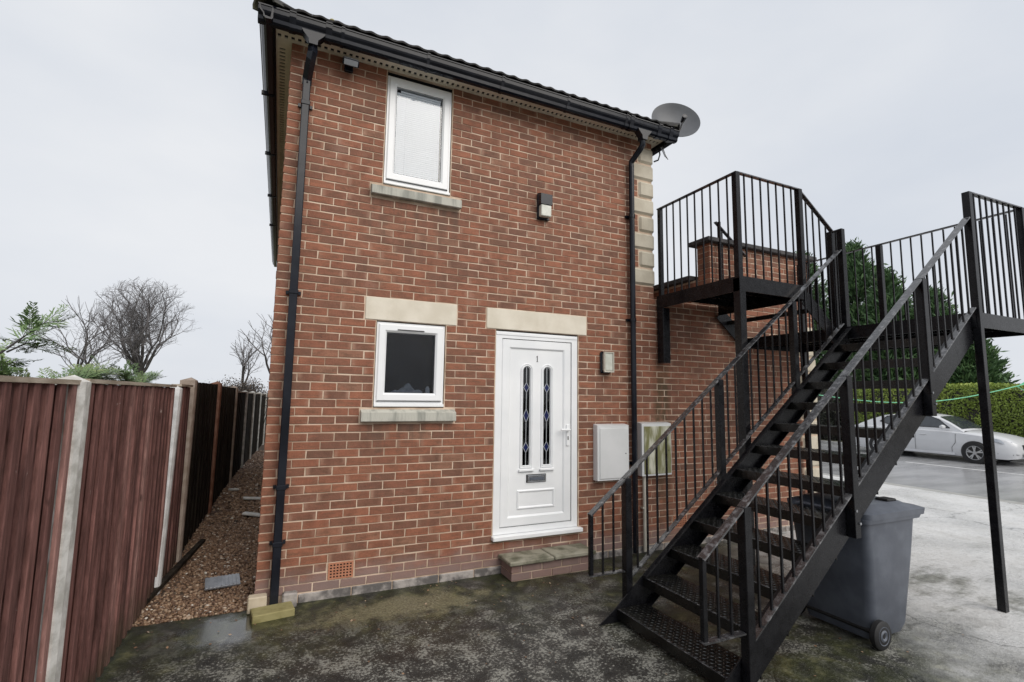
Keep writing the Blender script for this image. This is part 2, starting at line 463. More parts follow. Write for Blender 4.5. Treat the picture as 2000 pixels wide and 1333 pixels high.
# ------------------------------------------------------------------ mesh helpers
class MB:
    def __init__(s):
        s.v = []; s.f = []

    def quad(s, a, b, c, d):
        i = len(s.v); s.v += [tuple(a), tuple(b), tuple(c), tuple(d)]; s.f.append((i, i + 1, i + 2, i + 3)); return s

    def box(s, x0, x1, y0, y1, z0, z1):
        i = len(s.v)
        s.v += [(x0, y0, z0), (x1, y0, z0), (x1, y1, z0), (x0, y1, z0), (x0, y0, z1), (x1, y0, z1), (x1, y1, z1), (x0, y1, z1)]
        s.f += [tuple(i + k for k in q) for q in ((3, 2, 1, 0), (4, 5, 6, 7), (0, 1, 5, 4), (1, 2, 6, 5), (2, 3, 7, 6), (3, 0, 4, 7))]
        return s

    def cbox(s, x0, x1, y0, y1, z0, z1, c):
        """box with chamfered edges"""
        i = len(s.v)
        P = []
        for (X, sx) in ((x0, 1), (x1, -1)):
            for (Y, sy) in ((y0, 1), (y1, -1)):
                for (Z, sz) in ((z0, 1), (z1, -1)):
                    P += [(X, Y + sy * c, Z + sz * c), (X + sx * c, Y, Z + sz * c), (X + sx * c, Y + sy * c, Z)]
        s.v += P
        def k(a, b, cc, ax): return i + ((a * 2 + b) * 2 + cc) * 3 + ax
        F = []
        for a in (0, 1):
            q = [k(a, 0, 0, 0), k(a, 1, 0, 0), k(a, 1, 1, 0), k(a, 0, 1, 0)]; F.append(q if a else q[::-1])
            q = [k(0, a, 0, 1), k(1, a, 0, 1), k(1, a, 1, 1), k(0, a, 1, 1)]; F.append(q[::-1] if a else q)
            q = [k(0, 0, a, 2), k(1, 0, a, 2), k(1, 1, a, 2), k(0, 1, a, 2)]; F.append(q if a else q[::-1])
        for a in (0, 1):
            for b in (0, 1):
                F.append([k(a, b, 0, 0), k(a, b, 1, 0), k(a, b, 1, 1), k(a, b, 0, 1)])
                F.append([k(a, 0, b, 0), k(a, 1, b, 0), k(a, 1, b, 2), k(a, 0, b, 2)])
                F.append([k(0, a, b, 1), k(1, a, b, 1), k(1, a, b, 2), k(0, a, b, 2)])
                for c_ in (0, 1):
                    F.append([k(a, b, c_, 0), k(a, b, c_, 1), k(a, b, c_, 2)])
        s.f += [tuple(q) for q in F]
        s.fix = True
        return s

    def bar(s, p, q, w, h, up=(0, 0, 1)):
        """rectangular bar from p to q, w sideways, h along up; ends square to the bar"""
        p = Vector(p); q = Vector(q); d = (q - p).normalized(); up = Vector(up)
        r = d.cross(up)
        if r.length < 1e-5: r = d.cross(Vector((0, 1, 0)))
        r.normalize(); n = r.cross(d).normalized()
        i = len(s.v)
        for e in (p, q):
            for a, b in ((-1, -1), (1, -1), (1, 1), (-1, 1)):
                s.v.append(tuple(e + r * (a * w / 2) + n * (b * h / 2)))
        s.f += [tuple(i + k for k in f) for f in ((0, 1, 2, 3), (7, 6, 5, 4), (0, 4, 5, 1), (1, 5, 6, 2), (2, 6, 7, 3), (3, 7, 4, 0))]
        return s

    def prism(s, poly, axis, a, b):
        """extrude 2D polygon: axis 'y': poly (x,z); 'x': poly (y,z); 'z': poly (x,y)"""
        i = len(s.v); n = len(poly)
        def P(u, w, t):
            return (u, t, w) if axis == 'y' else ((t, u, w) if axis == 'x' else (u, w, t))
        for t in (a, b):
            for u, w in poly: s.v.append(P(u, w, t))
        s.f.append(tuple(i + k for k in range(n))); s.f.append(tuple(i + n + k for k in range(n - 1, -1, -1)))
        for k in range(n):
            j = (k + 1) % n
            s.f.append((i + k, i + n + k, i + n + j, i + j))
        s.fix = True
        return s

    def tube(s, pts, rad, n=8, cap=True):
        pts = [Vector(p) for p in pts]
        rs = rad if hasattr(rad, '__len__') else [rad] * len(pts)
        rings = []
        ref = None
        for k, p in enumerate(pts):
            d = (pts[min(k + 1, len(pts) - 1)] - pts[max(k - 1, 0)]).normalized()
            if ref is None:
                ref = Vector((1, 0, 0)) if abs(d.x) < .8 else Vector((0, 1, 0))
            u = (ref - d * ref.dot(d)).normalized(); w = d.cross(u); ref = u
            i = len(s.v)
            for a in range(n):
                t = 2 * math.pi * a / n
                s.v.append(tuple(p + (u * math.cos(t) + w * math.sin(t)) * rs[k]))
            rings.append(i)
        for a, b in zip(rings, rings[1:]):
            for k in range(n):
                j = (k + 1) % n
                s.f.append((a + k, a + j, b + j, b + k))
        if cap:
            s.f.append(tuple(rings[0] + k for k in range(n - 1, -1, -1))); s.f.append(tuple(rings[-1] + k for k in range(n)))
        return s

    def lathe(s, prof, c, axis='z', n=24):
        """prof: (radius, height) list, about axis through c"""
        i = len(s.v); m = len(prof)
        for k in range(n):
            t = 2 * math.pi * k / n; ca, sa = math.cos(t), math.sin(t)
            for r_, h in prof:
                if axis == 'z': s.v.append((c[0] + r_ * ca, c[1] + r_ * sa, c[2] + h))
                elif axis == 'y': s.v.append((c[0] + r_ * ca, c[1] + h, c[2] + r_ * sa))
                else: s.v.append((c[0] + h, c[1] + r_ * ca, c[2] + r_ * sa))
        for k in range(n):
            j = (k + 1) % n
            for a in range(m - 1):
                s.f.append((i + k * m + a, i + j * m + a, i + j * m + a + 1, i + k * m + a + 1))
        s.fix = True
        return s

    def xf(s, mat, start=0):
        s.v[start:] = [tuple(mat @ Vector(p)) for p in s.v[start:]]
        return s

    def mesh(s, name, mat, smooth=False):
        me = bpy.data.meshes.new(name)
        me.from_pydata(s.v, [], s.f)
        if getattr(s, 'fix', False):
            import bmesh
            bm = bmesh.new(); bm.from_mesh(me)
            bmesh.ops.remove_doubles(bm, verts=bm.verts, dist=1e-6)
            bmesh.ops.recalc_face_normals(bm, faces=bm.faces)
            bm.to_mesh(me); bm.free()
        for m_ in (mat if isinstance(mat, (list, tuple)) else [mat]):
            me.materials.append(M[m_])
        if smooth:
            me.shade_smooth()
            if smooth != 'all':
                me.set_sharp_from_angle(angle=R(40))
        me.update()
        return me

    def build(s, name, mat, parent=None, smooth=False, label=None):
        return link(name, s.mesh(name, mat, smooth), parent, label)


def inv_world(o):
    m = Matrix.Identity(4)
    while o is not None:
        m = (o.matrix_parent_inverse @ o.matrix_basis if o.parent else o.matrix_basis) @ m
        o = o.parent
    return m.inverted()


def link(name, me, parent=None, label=None, loc=None):
    o = bpy.data.objects.new(name, me)
    COL.objects.link(o)
    if loc is not None: o.location = loc
    if parent is not None:
        o.parent = parent
        o.matrix_parent_inverse = inv_world(parent)
    if label: o['label'] = label
    return o


def tag(o, label, cat, group=None):
    o['label'] = label; o['category'] = cat
    if group: o['group'] = group
    return o


def thing(name, label, cat, loc=(0, 0, 0), group=None):
    o = bpy.data.objects.new(name, None)
    o.empty_display_size = .1
    COL.objects.link(o); o.location = loc
    return tag(o, label, cat, group)


def struct(name, mb, mat):
    o = mb.build(name, mat); o['kind'] = 'structure'; return o


def stuff(o):
    o['kind'] = 'stuff'; return o


def numpy_mesh(name, verts, faces_n, k, mat, tint=None):
    """verts (n,3), faces (m,k) arrays"""
    me = bpy.data.meshes.new(name)
    nv, nf = len(verts), len(faces_n)
    me.vertices.add(nv); me.vertices.foreach_set('co', np.asarray(verts, np.float32).ravel())
    me.loops.add(nf * k); me.loops.foreach_set('vertex_index', np.asarray(faces_n, np.int32).ravel())
    me.polygons.add(nf); me.polygons.foreach_set('loop_start', np.arange(0, nf * k, k, dtype=np.int32))
    me.update(calc_edges=True)
    if tint is not None:
        a = me.attributes.new('tint', 'FLOAT', 'POINT'); a.data.foreach_set('value', np.asarray(tint, np.float32))
    me.materials.append(M[mat])
    return me


# ------------------------------------------------------------------ ground, yard, road
ROAD_Z = -.10
g = MB()
g.quad((-400, -400, -.16), (400, -400, -.16), (400, 600, -.16), (-400, 600, -.16))
struct('ground', g, 'earth')
M['yard'] = concrete_material()
yd = MB()
# yard sheet: slight fall towards the road on the right
ys = [(-6, -14), (-6, 0)]
def sheet(mb, x0, x1, y0, y1, zf, nx, ny):
    i = len(mb.v)
    for a in range(nx + 1):
        for b in range(ny + 1):
            X = x0 + (x1 - x0) * a / nx; Y = y0 + (y1 - y0) * b / ny
            mb.v.append((X, Y, zf(X, Y)))
    for a in range(nx):
        for b in range(ny):
            q = i + a * (ny + 1) + b
            mb.f.append((q, q + ny + 1, q + ny + 2, q + 1))
def yz(X, Y):
    k = min(1, max(0, (X - 7.5) / 5.0)); return -.072 * k
sheet(yd, -.95, 12.6, -14, -.004, yz, 30, 12)
struct('yard', yd, 'yard')
yd2 = MB()
sheet(yd2, 7.245, 12.6, -.004, 24, yz, 16, 6)
struct('forecourt', yd2, 'yard')
nl = MB(); nl.quad((-12, -14, -.02), (-.95, -14, -.02), (-.95, 30, -.02), (-12, 30, -.02))
struct('neighbour_garden_ground', nl, 'earth')
rd = MB(); rd.quad((12.9, -40, ROAD_Z), (21.9, -40, ROAD_Z), (21.9, 60, ROAD_Z), (12.9, 60, ROAD_Z))
struct('road', rd, 'asphalt')
kb = MB().box(12.6, 12.9, -40, 60, -.3, -.074)
struct('dropped_kerb', kb, 'kerb')
kb2 = MB().cbox(21.9, 22.05, -40, 60, -.3, .03, .015)
struct('kerb', kb2, 'kerb')
vg = MB().quad((22.05, -40, .02), (26, -40, .02), (26, 60, .02), (22.05, 60, .02))
struct('grass_verge', vg, 'earth')
for y0 in (-7.0, -.5, 10.5, 17):
    a = 5.0 if y0 == -.5 else 4.0
    l = MB().quad((18.0, y0, ROAD_Z + .004), (18.13, y0, ROAD_Z + .004), (18.13, y0 + a, ROAD_Z + .004), (18.0, y0 + a, ROAD_Z + .004))
    struct('lane_marking', l, 'paint_line')

# gravel passage
gb = MB(); gb.quad((-.98, -.004, -.022), (-.005, -.004, -.022), (-.005, 30, -.022), (-.98, 30, -.022))
struct('gravel_bed', gb, 'gravel_bed')
def pebbles(n, y0, y1, smin, smax, seed):
    g_ = np.random.default_rng(seed)
    t = (1 + 5 ** .5) / 2
    ico = np.array([(-1, t, 0), (1, t, 0), (-1, -t, 0), (1, -t, 0), (0, -1, t), (0, 1, t), (0, -1, -t), (0, 1, -t), (t, 0, -1), (t, 0, 1), (-t, 0, -1), (-t, 0, 1)]) / math.hypot(1, t)
    fc = np.array([(0, 11, 5), (0, 5, 1), (0, 1, 7), (0, 7, 10), (0, 10, 11), (1, 5, 9), (5, 11, 4), (11, 10, 2), (10, 7, 6), (7, 1, 8), (3, 9, 4), (3, 4, 2), (3, 2, 6), (3, 6, 8), (3, 8, 9), (4, 9, 5), (2, 4, 11), (6, 2, 10), (8, 6, 7), (9, 8, 1)])
    c = np.stack([g_.uniform(-.90, -.015, n), g_.uniform(y0, y1, n), g_.uniform(-.018, .006, n)], 1)
    c[:, 2] += .018 * np.sin(c[:, 0] * 5 + c[:, 1] * 2.1) * (c[:, 1] > .15)
    sc = g_.uniform(smin, smax, (n, 1)) * g_.uniform(.65, 1.35, (n, 3)) * np.array([1, 1, .7])
    an = g_.uniform(0, 6.28, n); ca, sa = np.cos(an), np.sin(an)
    v = ico[None] * sc[:, None] * g_.uniform(.85, 1.15, (n, 12, 1))
    x = v[..., 0] * ca[:, None] - v[..., 1] * sa[:, None]; y = v[..., 0] * sa[:, None] + v[..., 1] * ca[:, None]
    v = np.stack([x, y, v[..., 2]], -1) + c[:, None]
    f = fc[None] + (np.arange(n) * 12)[:, None, None]
    tint = np.repeat(np.clip(g_.beta(2, 2.6, n) + (g_.random(n) > .94) * .4, 0, 1), 12)
    me = numpy_mesh('gravel', v.reshape(-1, 3), f.reshape(-1, 3), 3, 'pebble', tint)
    me.shade_smooth()
    o = link('gravel', me)
    tag(stuff(o), 'loose brown and cream pea gravel filling the passage beside the house', 'gravel')
    return o
# one object: near stones dense, far ones larger and sparser
def join_np(objs):
    pass
_a = pebbles(15000, .0, 3.2, .009, .017, 1)
_b = pebbles(9000, 3.0, 12.5, .014, .026, 2)
_b['label'] = 'darker gravel further back in the passage towards the far fence panels'

# ------------------------------------------------------------------ the house
BW, BH, J = .215, .065, .010          # brick length, height, joint
house = thing('house', 'two storey red brick house with white door and black gutters', 'house')
TOPZ = 5.025
HX = 4.24                              # right corner of the upper storey
EX = 7.235                             # right end of the lower extension wall
DEPTH = 9.0
WIN_LO = (.8875, 1.5725, 1.65, 2.475)
WIN_UP = (.8875, 1.5725, 3.825, 5.02)
DOOR = (2.1225, 3.1350, .30, 2.475)
openings = [WIN_LO, WIN_UP, DOOR]

def wall_cells(mb, xs, zs, y0, y1, skip):
    """solid wall made of grid cells with rectangular openings and their reveals"""
    xs = sorted(set(xs)); zs = sorted(set(zs))
    def hole(i, j):
        if i < 0 or j < 0 or i >= len(xs) - 1 or j >= len(zs) - 1: return True
        cx, cz = (xs[i] + xs[i + 1]) / 2, (zs[j] + zs[j + 1]) / 2
        return any(a < cx < b and c < cz < d for a, b, c, d in skip)
    for i in range(len(xs) - 1):
        for j in range(len(zs) - 1):
            if hole(i, j): continue
            a, b, c, d = xs[i], xs[i + 1], zs[j], zs[j + 1]
            mb.quad((a, y0, c), (b, y0, c), (b, y0, d), (a, y0, d))
            mb.quad((b, y1, c), (a, y1, c), (a, y1, d), (b, y1, d))
            if hole(i - 1, j): mb.quad((a, y1, c), (a, y0, c), (a, y0, d), (a, y1, d))
            if hole(i + 1, j): mb.quad((b, y0, c), (b, y1, c), (b, y1, d), (b, y0, d))
            if hole(i, j - 1): mb.quad((a, y1, c), (b, y1, c), (b, y0, c), (a, y0, c))
            if hole(i, j + 1): mb.quad((a, y0, d), (b, y0, d), (b, y1, d), (a, y1, d))

wm = MB()
wall_cells(wm, [.006, HX - .006] + [v for o in openings for v in o[:2]], [-.3, TOPZ] + [v for o in openings for v in o[2:]], .0035, .28, openings)
front_wall = wm.build('front_wall', 'mortar', house)
em = MB()
em.box(HX - .006, EX - .006, .0038, .28, -.3, 3.0)
em.box(5.206, EX - .006, .0038, .225, 3.0, 3.86)
ext_wall = em.build('extension_wall', 'mortar', house)
sm = MB()
sm.box(.006, .25, .28, DEPTH, -.3, TOPZ)
sm.box(HX - .25, HX - .006, .28, DEPTH, -.3, TOPZ)
sm.box(.006, HX - .006, DEPTH, DEPTH + .25, -.3, TOPZ)
side_wall = sm.build('side_wall', 'mortar', house)
fl = MB().box(.25, HX - .25, .28, DEPTH, 2.55, 2.75).box(.25, HX - .25, .28, DEPTH, -.1, .2)
fl.build('floor_slab', 'black', house)
rm = MB().box(.25, HX - .25, 1.6, 1.65, .2, 2.55).box(1.85, 1.9, .28, 1.6, .2, 2.55)
rm.build('inner_partition', 'frost_in', house)
flat = MB().box(HX, EX - .02, .28, 6.0, 2.7, 2.95)
flat.build('flat_roof', 'tile', house)

# --- bricks on the front: every course laid out, cut round openings
LINT = [(.775, 1.685, 2.475, 2.70), (2.010, 3.2475, 2.475, 2.70)]
SILL = [(.775, 1.685, 1.50, 1.65), (.775, 1.685, 3.675, 3.825)]
blocked = []
for (a, b, c, d) in openings + LINT + SILL:
    blocked.append((a, b, c, d))
AIR = [(.560, .785, .15, .30), (4.47, 4.695, .225, .375)]
blocked += AIR
# quoin stones at the upper right corner: 8 stones, 3 courses each
QU = []
for k in range(8):
    z0 = 3.15 + .225 * k
    QU.append((HX - (.335 if k % 2 == 0 else .225), HX + .02, z0, z0 + .225))
QL = []
for k in range(12):
    z0 = .15 + .225 * k
    QL.append((EX - (.335 if k % 2 == 0 else .225), EX + .02, z0, z0 + .225))
blocked += QU + QL

def course_bricks(x0, x1, i, start_half, holes, z):
    out = []
    x = x0
    first = True
    e = x0
    segs = []
    while e < x1 - 1e-6:
        ln = BW if not (first and start_half) else .1025
        segs.append((e, min(e + ln, x1))); e += ln + J; first = False
    for a, b in segs:
        parts = [(a, b)]
        for (h0, h1, c, d) in holes:
            if c < z < d:
                nw = []
                for (p, q) in parts:
                    if q <= h0 - .004 or p >= h1 + .004: nw.append((p, q)); continue
                    if p < h0 - J: nw.append((p, h0 - J))
                    if q > h1 + J: nw.append((h1 + J, q))
                parts = nw
        for p, q in parts:
            if q - p > .028: out.append((p, q))
    return out

bricks = []                       # (x0, x1, z0, z1)
for i in range(1, 67):
    z0 = .075 * i + .005
    for a, b in course_bricks(0, HX if i >= 40 else EX, i, i % 2 == 0, blocked, z0 + BH / 2):
        bricks.append((a, b, z0, z0 + BH))
for i in range(40, 52):          # raised parapet of the extension
    z0 = .075 * i + .005
    for a, b in course_bricks(5.2, EX, i, i % 2 == 0, blocked, z0 + BH / 2):
        bricks.append((a, b, z0, z0 + BH))

def brick_geo(mb, w, h, d, c=.0028, o=(0, 0, 0), axis='y', jit=None):
    """brick whose face looks to -Y (axis y), -X (axis x) or +X (axis X); origin at the face centre"""
    hw, hh = w / 2, h / 2
    P = [(-hw + c, 0, -hh + c), (hw - c, 0, -hh + c), (hw - c, 0, hh - c), (-hw + c, 0, hh - c),
         (-hw, c, -hh), (hw, c, -hh), (hw, c, hh), (-hw, c, hh), (-hw, d, -hh), (hw, d, -hh), (hw, d, hh), (-hw, d, hh)]
    if jit is not None:
        j = jit.uniform(-.0032, .0032, (4, 3)); j[:, 1] = jit.uniform(-.0025, .0004)
        P = [tuple(np.array(p) + (j[k % 4] if k < 8 else 0)) for k, p in enumerate(P)]
    if axis == 'x': P = [(y, -x, z) for x, y, z in P]
    elif axis == 'X': P = [(-y, x, z) for x, y, z in P]
    i = len(mb.v)
    mb.v += [(p[0] + o[0], p[1] + o[1], p[2] + o[2]) for p in P]
    mb.f += [tuple(i + k for k in q) for q in ((0, 1, 2, 3), (4, 5, 1, 0), (5, 6, 2, 1), (6, 7, 3, 2), (7, 4, 0, 3), (8, 9, 5, 4), (9, 10, 6, 5), (10, 11, 7, 6), (11, 8, 4, 7))]

def seen_size(b):
    p = Vector(((b[0] + b[1]) / 2, 0, (b[2] + b[3]) / 2)); d = p - CAM
    return (b[1] - b[0]) * (b[3] - b[2]) * abs(d.y) / d.length ** 3
order = sorted(range(len(bricks)), key=lambda k: -seen_size(bricks[k]))
chosen = set(order[:298])
cache = {}
jr = np.random.default_rng(3)
rest = {front_wall.name: MB(), ext_wall.name: MB()}
for k, (a, b, c, d) in enumerate(bricks):
    if k in chosen:
        key = (round(b - a, 3), random.randrange(4))
        if key not in cache:
            mb = MB(); brick_geo(mb, b - a, d - c, .05, jit=jr); cache[key] = mb.mesh('brick', 'brick')
        link('brick', cache[key], front_wall, loc=((a + b) / 2, 0, (c + d) / 2))
    else:
        mb = rest[front_wall.name if a < HX else ext_wall.name]
        brick_geo(mb, b - a, d - c, .05, o=((a + b) / 2, 0, (c + d) / 2), jit=jr)
stuff(rest[front_wall.name].build('brickwork', 'brick', front_wall))
# parapet return and low rear parapet belong to the extension
mb = rest[ext_wall.name]
for i in range(40, 52):
    y = .1125 if i % 2 else .005
    brick_geo(mb, .2, BH, .05, o=(5.2, .12, .075 * i + .0375), axis='x', jit=jr)
stuff(mb.build('brickwork', 'brick', ext_wall))
mb = MB()
for i in range(0, 67):
    e = .225 if i % 2 else .1125
    while e < DEPTH:
        for X, ax in ((0, 'x'), (HX, 'X')):
            if ax == 'X' and i < 40: continue
            brick_geo(mb, BW, BH, .05, o=(X, e + BW / 2, .075 * i + .0375), axis=ax)
        e += .225
stuff(mb.build('brickwork', 'brick', side_wall))
# pale plinth blocks at ground level
xx = .335
while xx < EX - .3:
    ln = random.choice((.36, .44, .44))
    if not (xx > 2.0 and xx + ln < 3.3):
        p = MB().cbox(xx, xx + ln - .008, -.006, .05, -.05, .070, .006)
        p.build('plinth_block', 'plinth', front_wall if xx < HX else ext_wall)
    xx += ln
# rear low parapet
lp = MB().box(5.206, 5.42, .232, 3.6, 2.95, 3.40)
low_par = lp.build('rear_parapet', 'mortar', house)
mb = MB()
for i in range(40, 45):
    e = .24 + (.1125 if i % 2 else 0)
    while e < 3.5:
        brick_geo(mb, BW, BH, .05, o=(5.2, e + BW / 2, .075 * i + .0375), axis='x'); e += .225
stuff(mb.build('brickwork', 'brick', low_par))
MB().cbox(5.12, 5.48, .30, 3.7, 3.40, 3.47, .01).build('coping_stone', 'tile', low_par)
for x0, x1 in ((5.11, 5.80), (5.806, 6.50), (6.506, 7.31)):
    MB().cbox(x0, x1, -.075, .30, 3.862, 3.925, .01).build('coping_stone', 'tile', ext_wall)

# lintels, sills, quoins, air bricks
for (a, b, c, d) in LINT:
    MB().cbox(a + .003, b - .003, -.006, .12, c + .004, d - .004, .004).build('lintel', 'stone', house)
for (a, b, c, d) in SILL:
    s_ = MB()
    s_.prism([(.03, d - .004), (-.062, d - .045), (-.064, c + .026), (-.055, c + .020), (.0, c + .024), (.03, c + .03)], 'x', a + .002, b - .002)
    s_.build('window_sill', 'sill', house)
for q, wall in ((QU, front_wall), (QL, ext_wall)):
    for k, (a, b, c, d) in enumerate(q):
        L = .225 if k % 2 == 0 else .335
        e = b
        MB().cbox(a + .004, e, -.022, L, c + .008, d - .008, .028).build('quoin_stone', 'quoin', wall)
for (a, b, c, d) in AIR:
    ab = MB()
    a += .006; b -= .006; c += .006; d -= .006
    nx, nz = 7, 5
    hx = [a]; hz = [c]
    for k in range(nx):
        w = (b - a - .02) / nx
        hx += [a + .010 + w * k + .006, a + .010 + w * (k + 1) - .006]
    for k in range(nz):
        w = (d - c - .016) / nz
        hz += [c + .008 + w * k + .005, c + .008 + w * (k + 1) - .005]
    hx.append(b); hz.append(d)
    holes = [(hx[1 + 2 * k], hx[2 + 2 * k], hz[1 + 2 * l], hz[2 + 2 * l]) for k in range(nx) for l in range(nz)]
    wall_cells(ab, hx, hz, -.007, .002, holes)
    ab.build('air_brick', 'terracotta', house)
    MB().box(a + .002, b - .002, .0022, .0032, c + .002, d - .002).build('air_brick_void', 'black', house)

# --- windows
def frame_ring(mb, a, b, c, d, w, y0, y1, wb=None, wt=None):
    wb = wb or w; wt = wt or w
    mb.box(a, a + w, y0, y1, c, d); mb.box(b - w, b, y0, y1, c, d)
    mb.box(a + w, b - w, y0, y1, c, c + wb); mb.box(a + w, b - w, y0, y1, d - wt, d)

def bevel_sash(mb, a, b, c, d, w, y0, y1):
    """mitred sash with sloped faces, front at y0"""
    o = [(a, c), (b, c), (b, d), (a, d)]
    def ins(k): return [(a + k, c + k), (b - k, c + k), (b - k, d - k), (a + k, d - k)]
    rings = [(ins(0), y1), (ins(0), y0 + .006), (ins(.008), y0), (ins(w - .020), y0), (ins(w), y0 + .018), (ins(w), y1)]
    idx = []
    for pts, y in rings:
        i = len(mb.v); mb.v += [(p[0], y, p[1]) for p in pts]; idx.append(i)
    for p, q in zip(idx, idx[1:]):
        for k in range(4):
            j = (k + 1) % 4
            mb.f.append((p + k, p + j, q + j, q + k))

def window(op, top_gap, blind=False, lab=None):
    a, b, c, d = op
    win = MB()
    a0, b0, c0, d0 = a + .008, b - .008, c + .035, d - top_gap
    frame_ring(win, a0, b0, c0, d0, .042, .016, .085)
    win = win.build('window', 'upvc', house, label=lab)
    sb = MB(); bevel_sash(sb, a0 + .018, b0 - .018, c0 + .028, d0 - .018, .078, .002, .06)
    sb.build('sash', 'upvc', win)
    ga, gb_, gc, gd = a0 + .094, b0 - .094, c0 + .104, d0 - .094
    MB().box(ga - .004, gb_ + .004, .022, .030, gc - .004, gd + .004).build('pane', 'glass' if blind else 'frosted', win)
    sl = MB(); frame_ring(sl, ga - .002, gb_ + .002, gc - .002, gd + .002, .005, .0185, .0215); sl.build('glazing_seal', 'seal', win)
    MB().box(a0 + .02, b0 - .02, .001, .016, c0 + .0245, c0 + .0275).build('drip_gap', 'seal', win)
    MB().cbox(a0 - .004, b0 + .004, -.012, .08, c0 - .026, c0 - .001, .003).build('cill_trim', 'upvc', win)
    # dark joint round the frame
    jo = MB(); frame_ring(jo, a + .001, b - .001, c + .001, d - .001, .0068, .03, .08); jo.build('mastic_joint', 'seal', win)
    return win, (ga, gb_, gc, gd)

wlo, gl = window(WIN_LO, .012)
MB().box(gl[0] + .10, gl[1] - .12, -.004, .002, gl[3] + .022, gl[3] + .032).build('trickle_vent', 'seal', wlo)
# net bundle and bottle on the inner sill, seen dimly through the textured glass
nb = MB()
out_ = [(.02, -.03), (.03, .012), (.07, .030), (.10, .024), (.13, .052), (.155, .060), (.175, .088), (.20, .098), (.215, .080), (.235, .056), (.26, .030), (.30, .036), (.33, .022), (.35, -.03)]
nb.prism([(gl[0] + .04 + u, gl[2] + w) for u, w in out_], 'y', .050, .085)
nb.build('net_bundle', 'cloth', wlo, smooth=True)
MB().tube([(gl[1] - .05, .07, gl[2] - .02), (gl[1] - .05, .07, gl[2] + .05), (gl[1] - .05, .07, gl[2] + .07)], [.022, .022, .008]).build('bottle', 'debris', wlo)
MB().box(gl[0] - .05, gl[1] + .05, .19, .20, gl[2] - .06, gl[3] + .06).build('dim_backing', 'frost_in', wlo)
wup, gu = window(WIN_UP, .045, True)
bl = MB()
zc = gu[2] - .01
bl.quad((gu[0] - .01, .054, zc), (gu[1] - .02, .054, zc), (gu[1] - .02, .054, gu[3] - .035), (gu[0] - .01, .054, gu[3] - .035))
while zc < gu[3] - .06:
    bl.quad((gu[0] - .01, .034, zc), (gu[1] - .02, .034, zc), (gu[1] - .02, .041, zc + .0222), (gu[0] - .01, .041, zc + .0222)); zc += .0215
stuff(bl.build('blind', 'slat', wup))
MB().box(gu[0] + .045, gu[1] - .015, .034, .056, gu[3] - .040, gu[3] - .022).build('blind_headrail', 'slat', wup)
MB().box(gu[0] + .10, gu[0] + .103, .033, .0345, gu[2], gu[3] - .09).build('blind_cord', 'slat', wup)

# --- front door
dx0, dx1, dz0, dz1 = DOOR[0] + .005, DOOR[1] - .005, .372, DOOR[3] - .016
door = MB()
frame_ring(door, dx0, dx1, dz0, dz1, .072, .012, .085, wb=.06)
door.box(dx0 + .004, dx1 - .004, .006, .06, dz1 - .036, dz1 - .0335 + .02)
door = door.build('door', 'upvc_old', house)
MB().cbox(dx0 - .02, dx1 + .035, -.058, .06, .325, .368, .006).build('threshold', 'upvc', door)
jo = MB(); frame_ring(jo, DOOR[0] + .0005, DOOR[1] - .0005, .375, DOOR[3] - .001, .0045, .03, .08, wt=.013); jo.build('mastic_joint', 'seal', door)
la, lb, lc, ld = dx0 + .078, dx1 - .078, dz0 + .066, dz1 - .078
lf = MB(); bevel_sash(lf, la, lb, lc, ld, .105, .018, .07)
lf.build('door_leaf_frame', 'upvc_old', door)
sgap = MB(); frame_ring(sgap, la - .005, lb + .005, lc - .005, ld + .005, .0046, .026, .03); sgap.build('leaf_gap', 'seal', door)
pa, pb, pc, pd = la + .1, lb - .1, lc + .1, ld - .1
pcx = (pa + pb) / 2
GLW = .082
gx = [pcx - .125, pcx + .125]
gz0, gz1 = 1.045, 2.095

def arch(cx, w, z0, z1, n=10):
    r_ = w / 2
    return [(cx - r_, z0), (cx + r_, z0)] + [(cx + r_ * math.cos(t), z1 - r_ + r_ * math.sin(t)) for t in [math.pi * k / n for k in range(n + 1)]]

def arch_ring(mb, cx, wo_, wi, z0o, z0i, z1o, z1i, y0, y1):
    O = arch(cx, wo_, z0o, z1o); I = arch(cx, wi, z0i, z1i)
    i = len(mb.v); n = len(O)
    mb.v += [(u, y1, w) for u, w in O] + [(u, y0, w) for u, w in I]
    for k in range(n):
        j = (k + 1) % n
        mb.f.append((i + k, i + j, i + n + j, i + n + k))
# leaf panel with two arched glass slots: panel face split in strips around the slots
PY = .034
pn = MB()
def slot_panel(mb):
    z_top = gz1 - GLW / 2
    bands = [pa, gx[0] - GLW / 2, gx[0] + GLW / 2, gx[1] - GLW / 2, gx[1] + GLW / 2, pb]
    for k in (0, 2, 4):
        mb.quad((bands[k], PY, pc), (bands[k + 1], PY, pc), (bands[k + 1], PY, pd), (bands[k], PY, pd))
    for c_ in gx:
        a, b = c_ - GLW / 2, c_ + GLW / 2
        mb.quad((a, PY, pc), (b, PY, pc), (b, PY, gz0), (a, PY, gz0))
        A = [(c_ + GLW / 2 * math.cos(t), z_top + GLW / 2 * math.sin(t)) for t in [math.pi * k / 10 for k in range(11)]]
        for p, q in zip(A, A[1:]):
            mb.quad((p[0], PY, p[1]), (p[0], PY, pd), (q[0], PY, pd), (q[0], PY, q[1]))
slot_panel(pn)
pn.box(pa, pb, .075, .08, pc, pd)
leaf = pn.build('door_leaf', 'upvc_old', door)
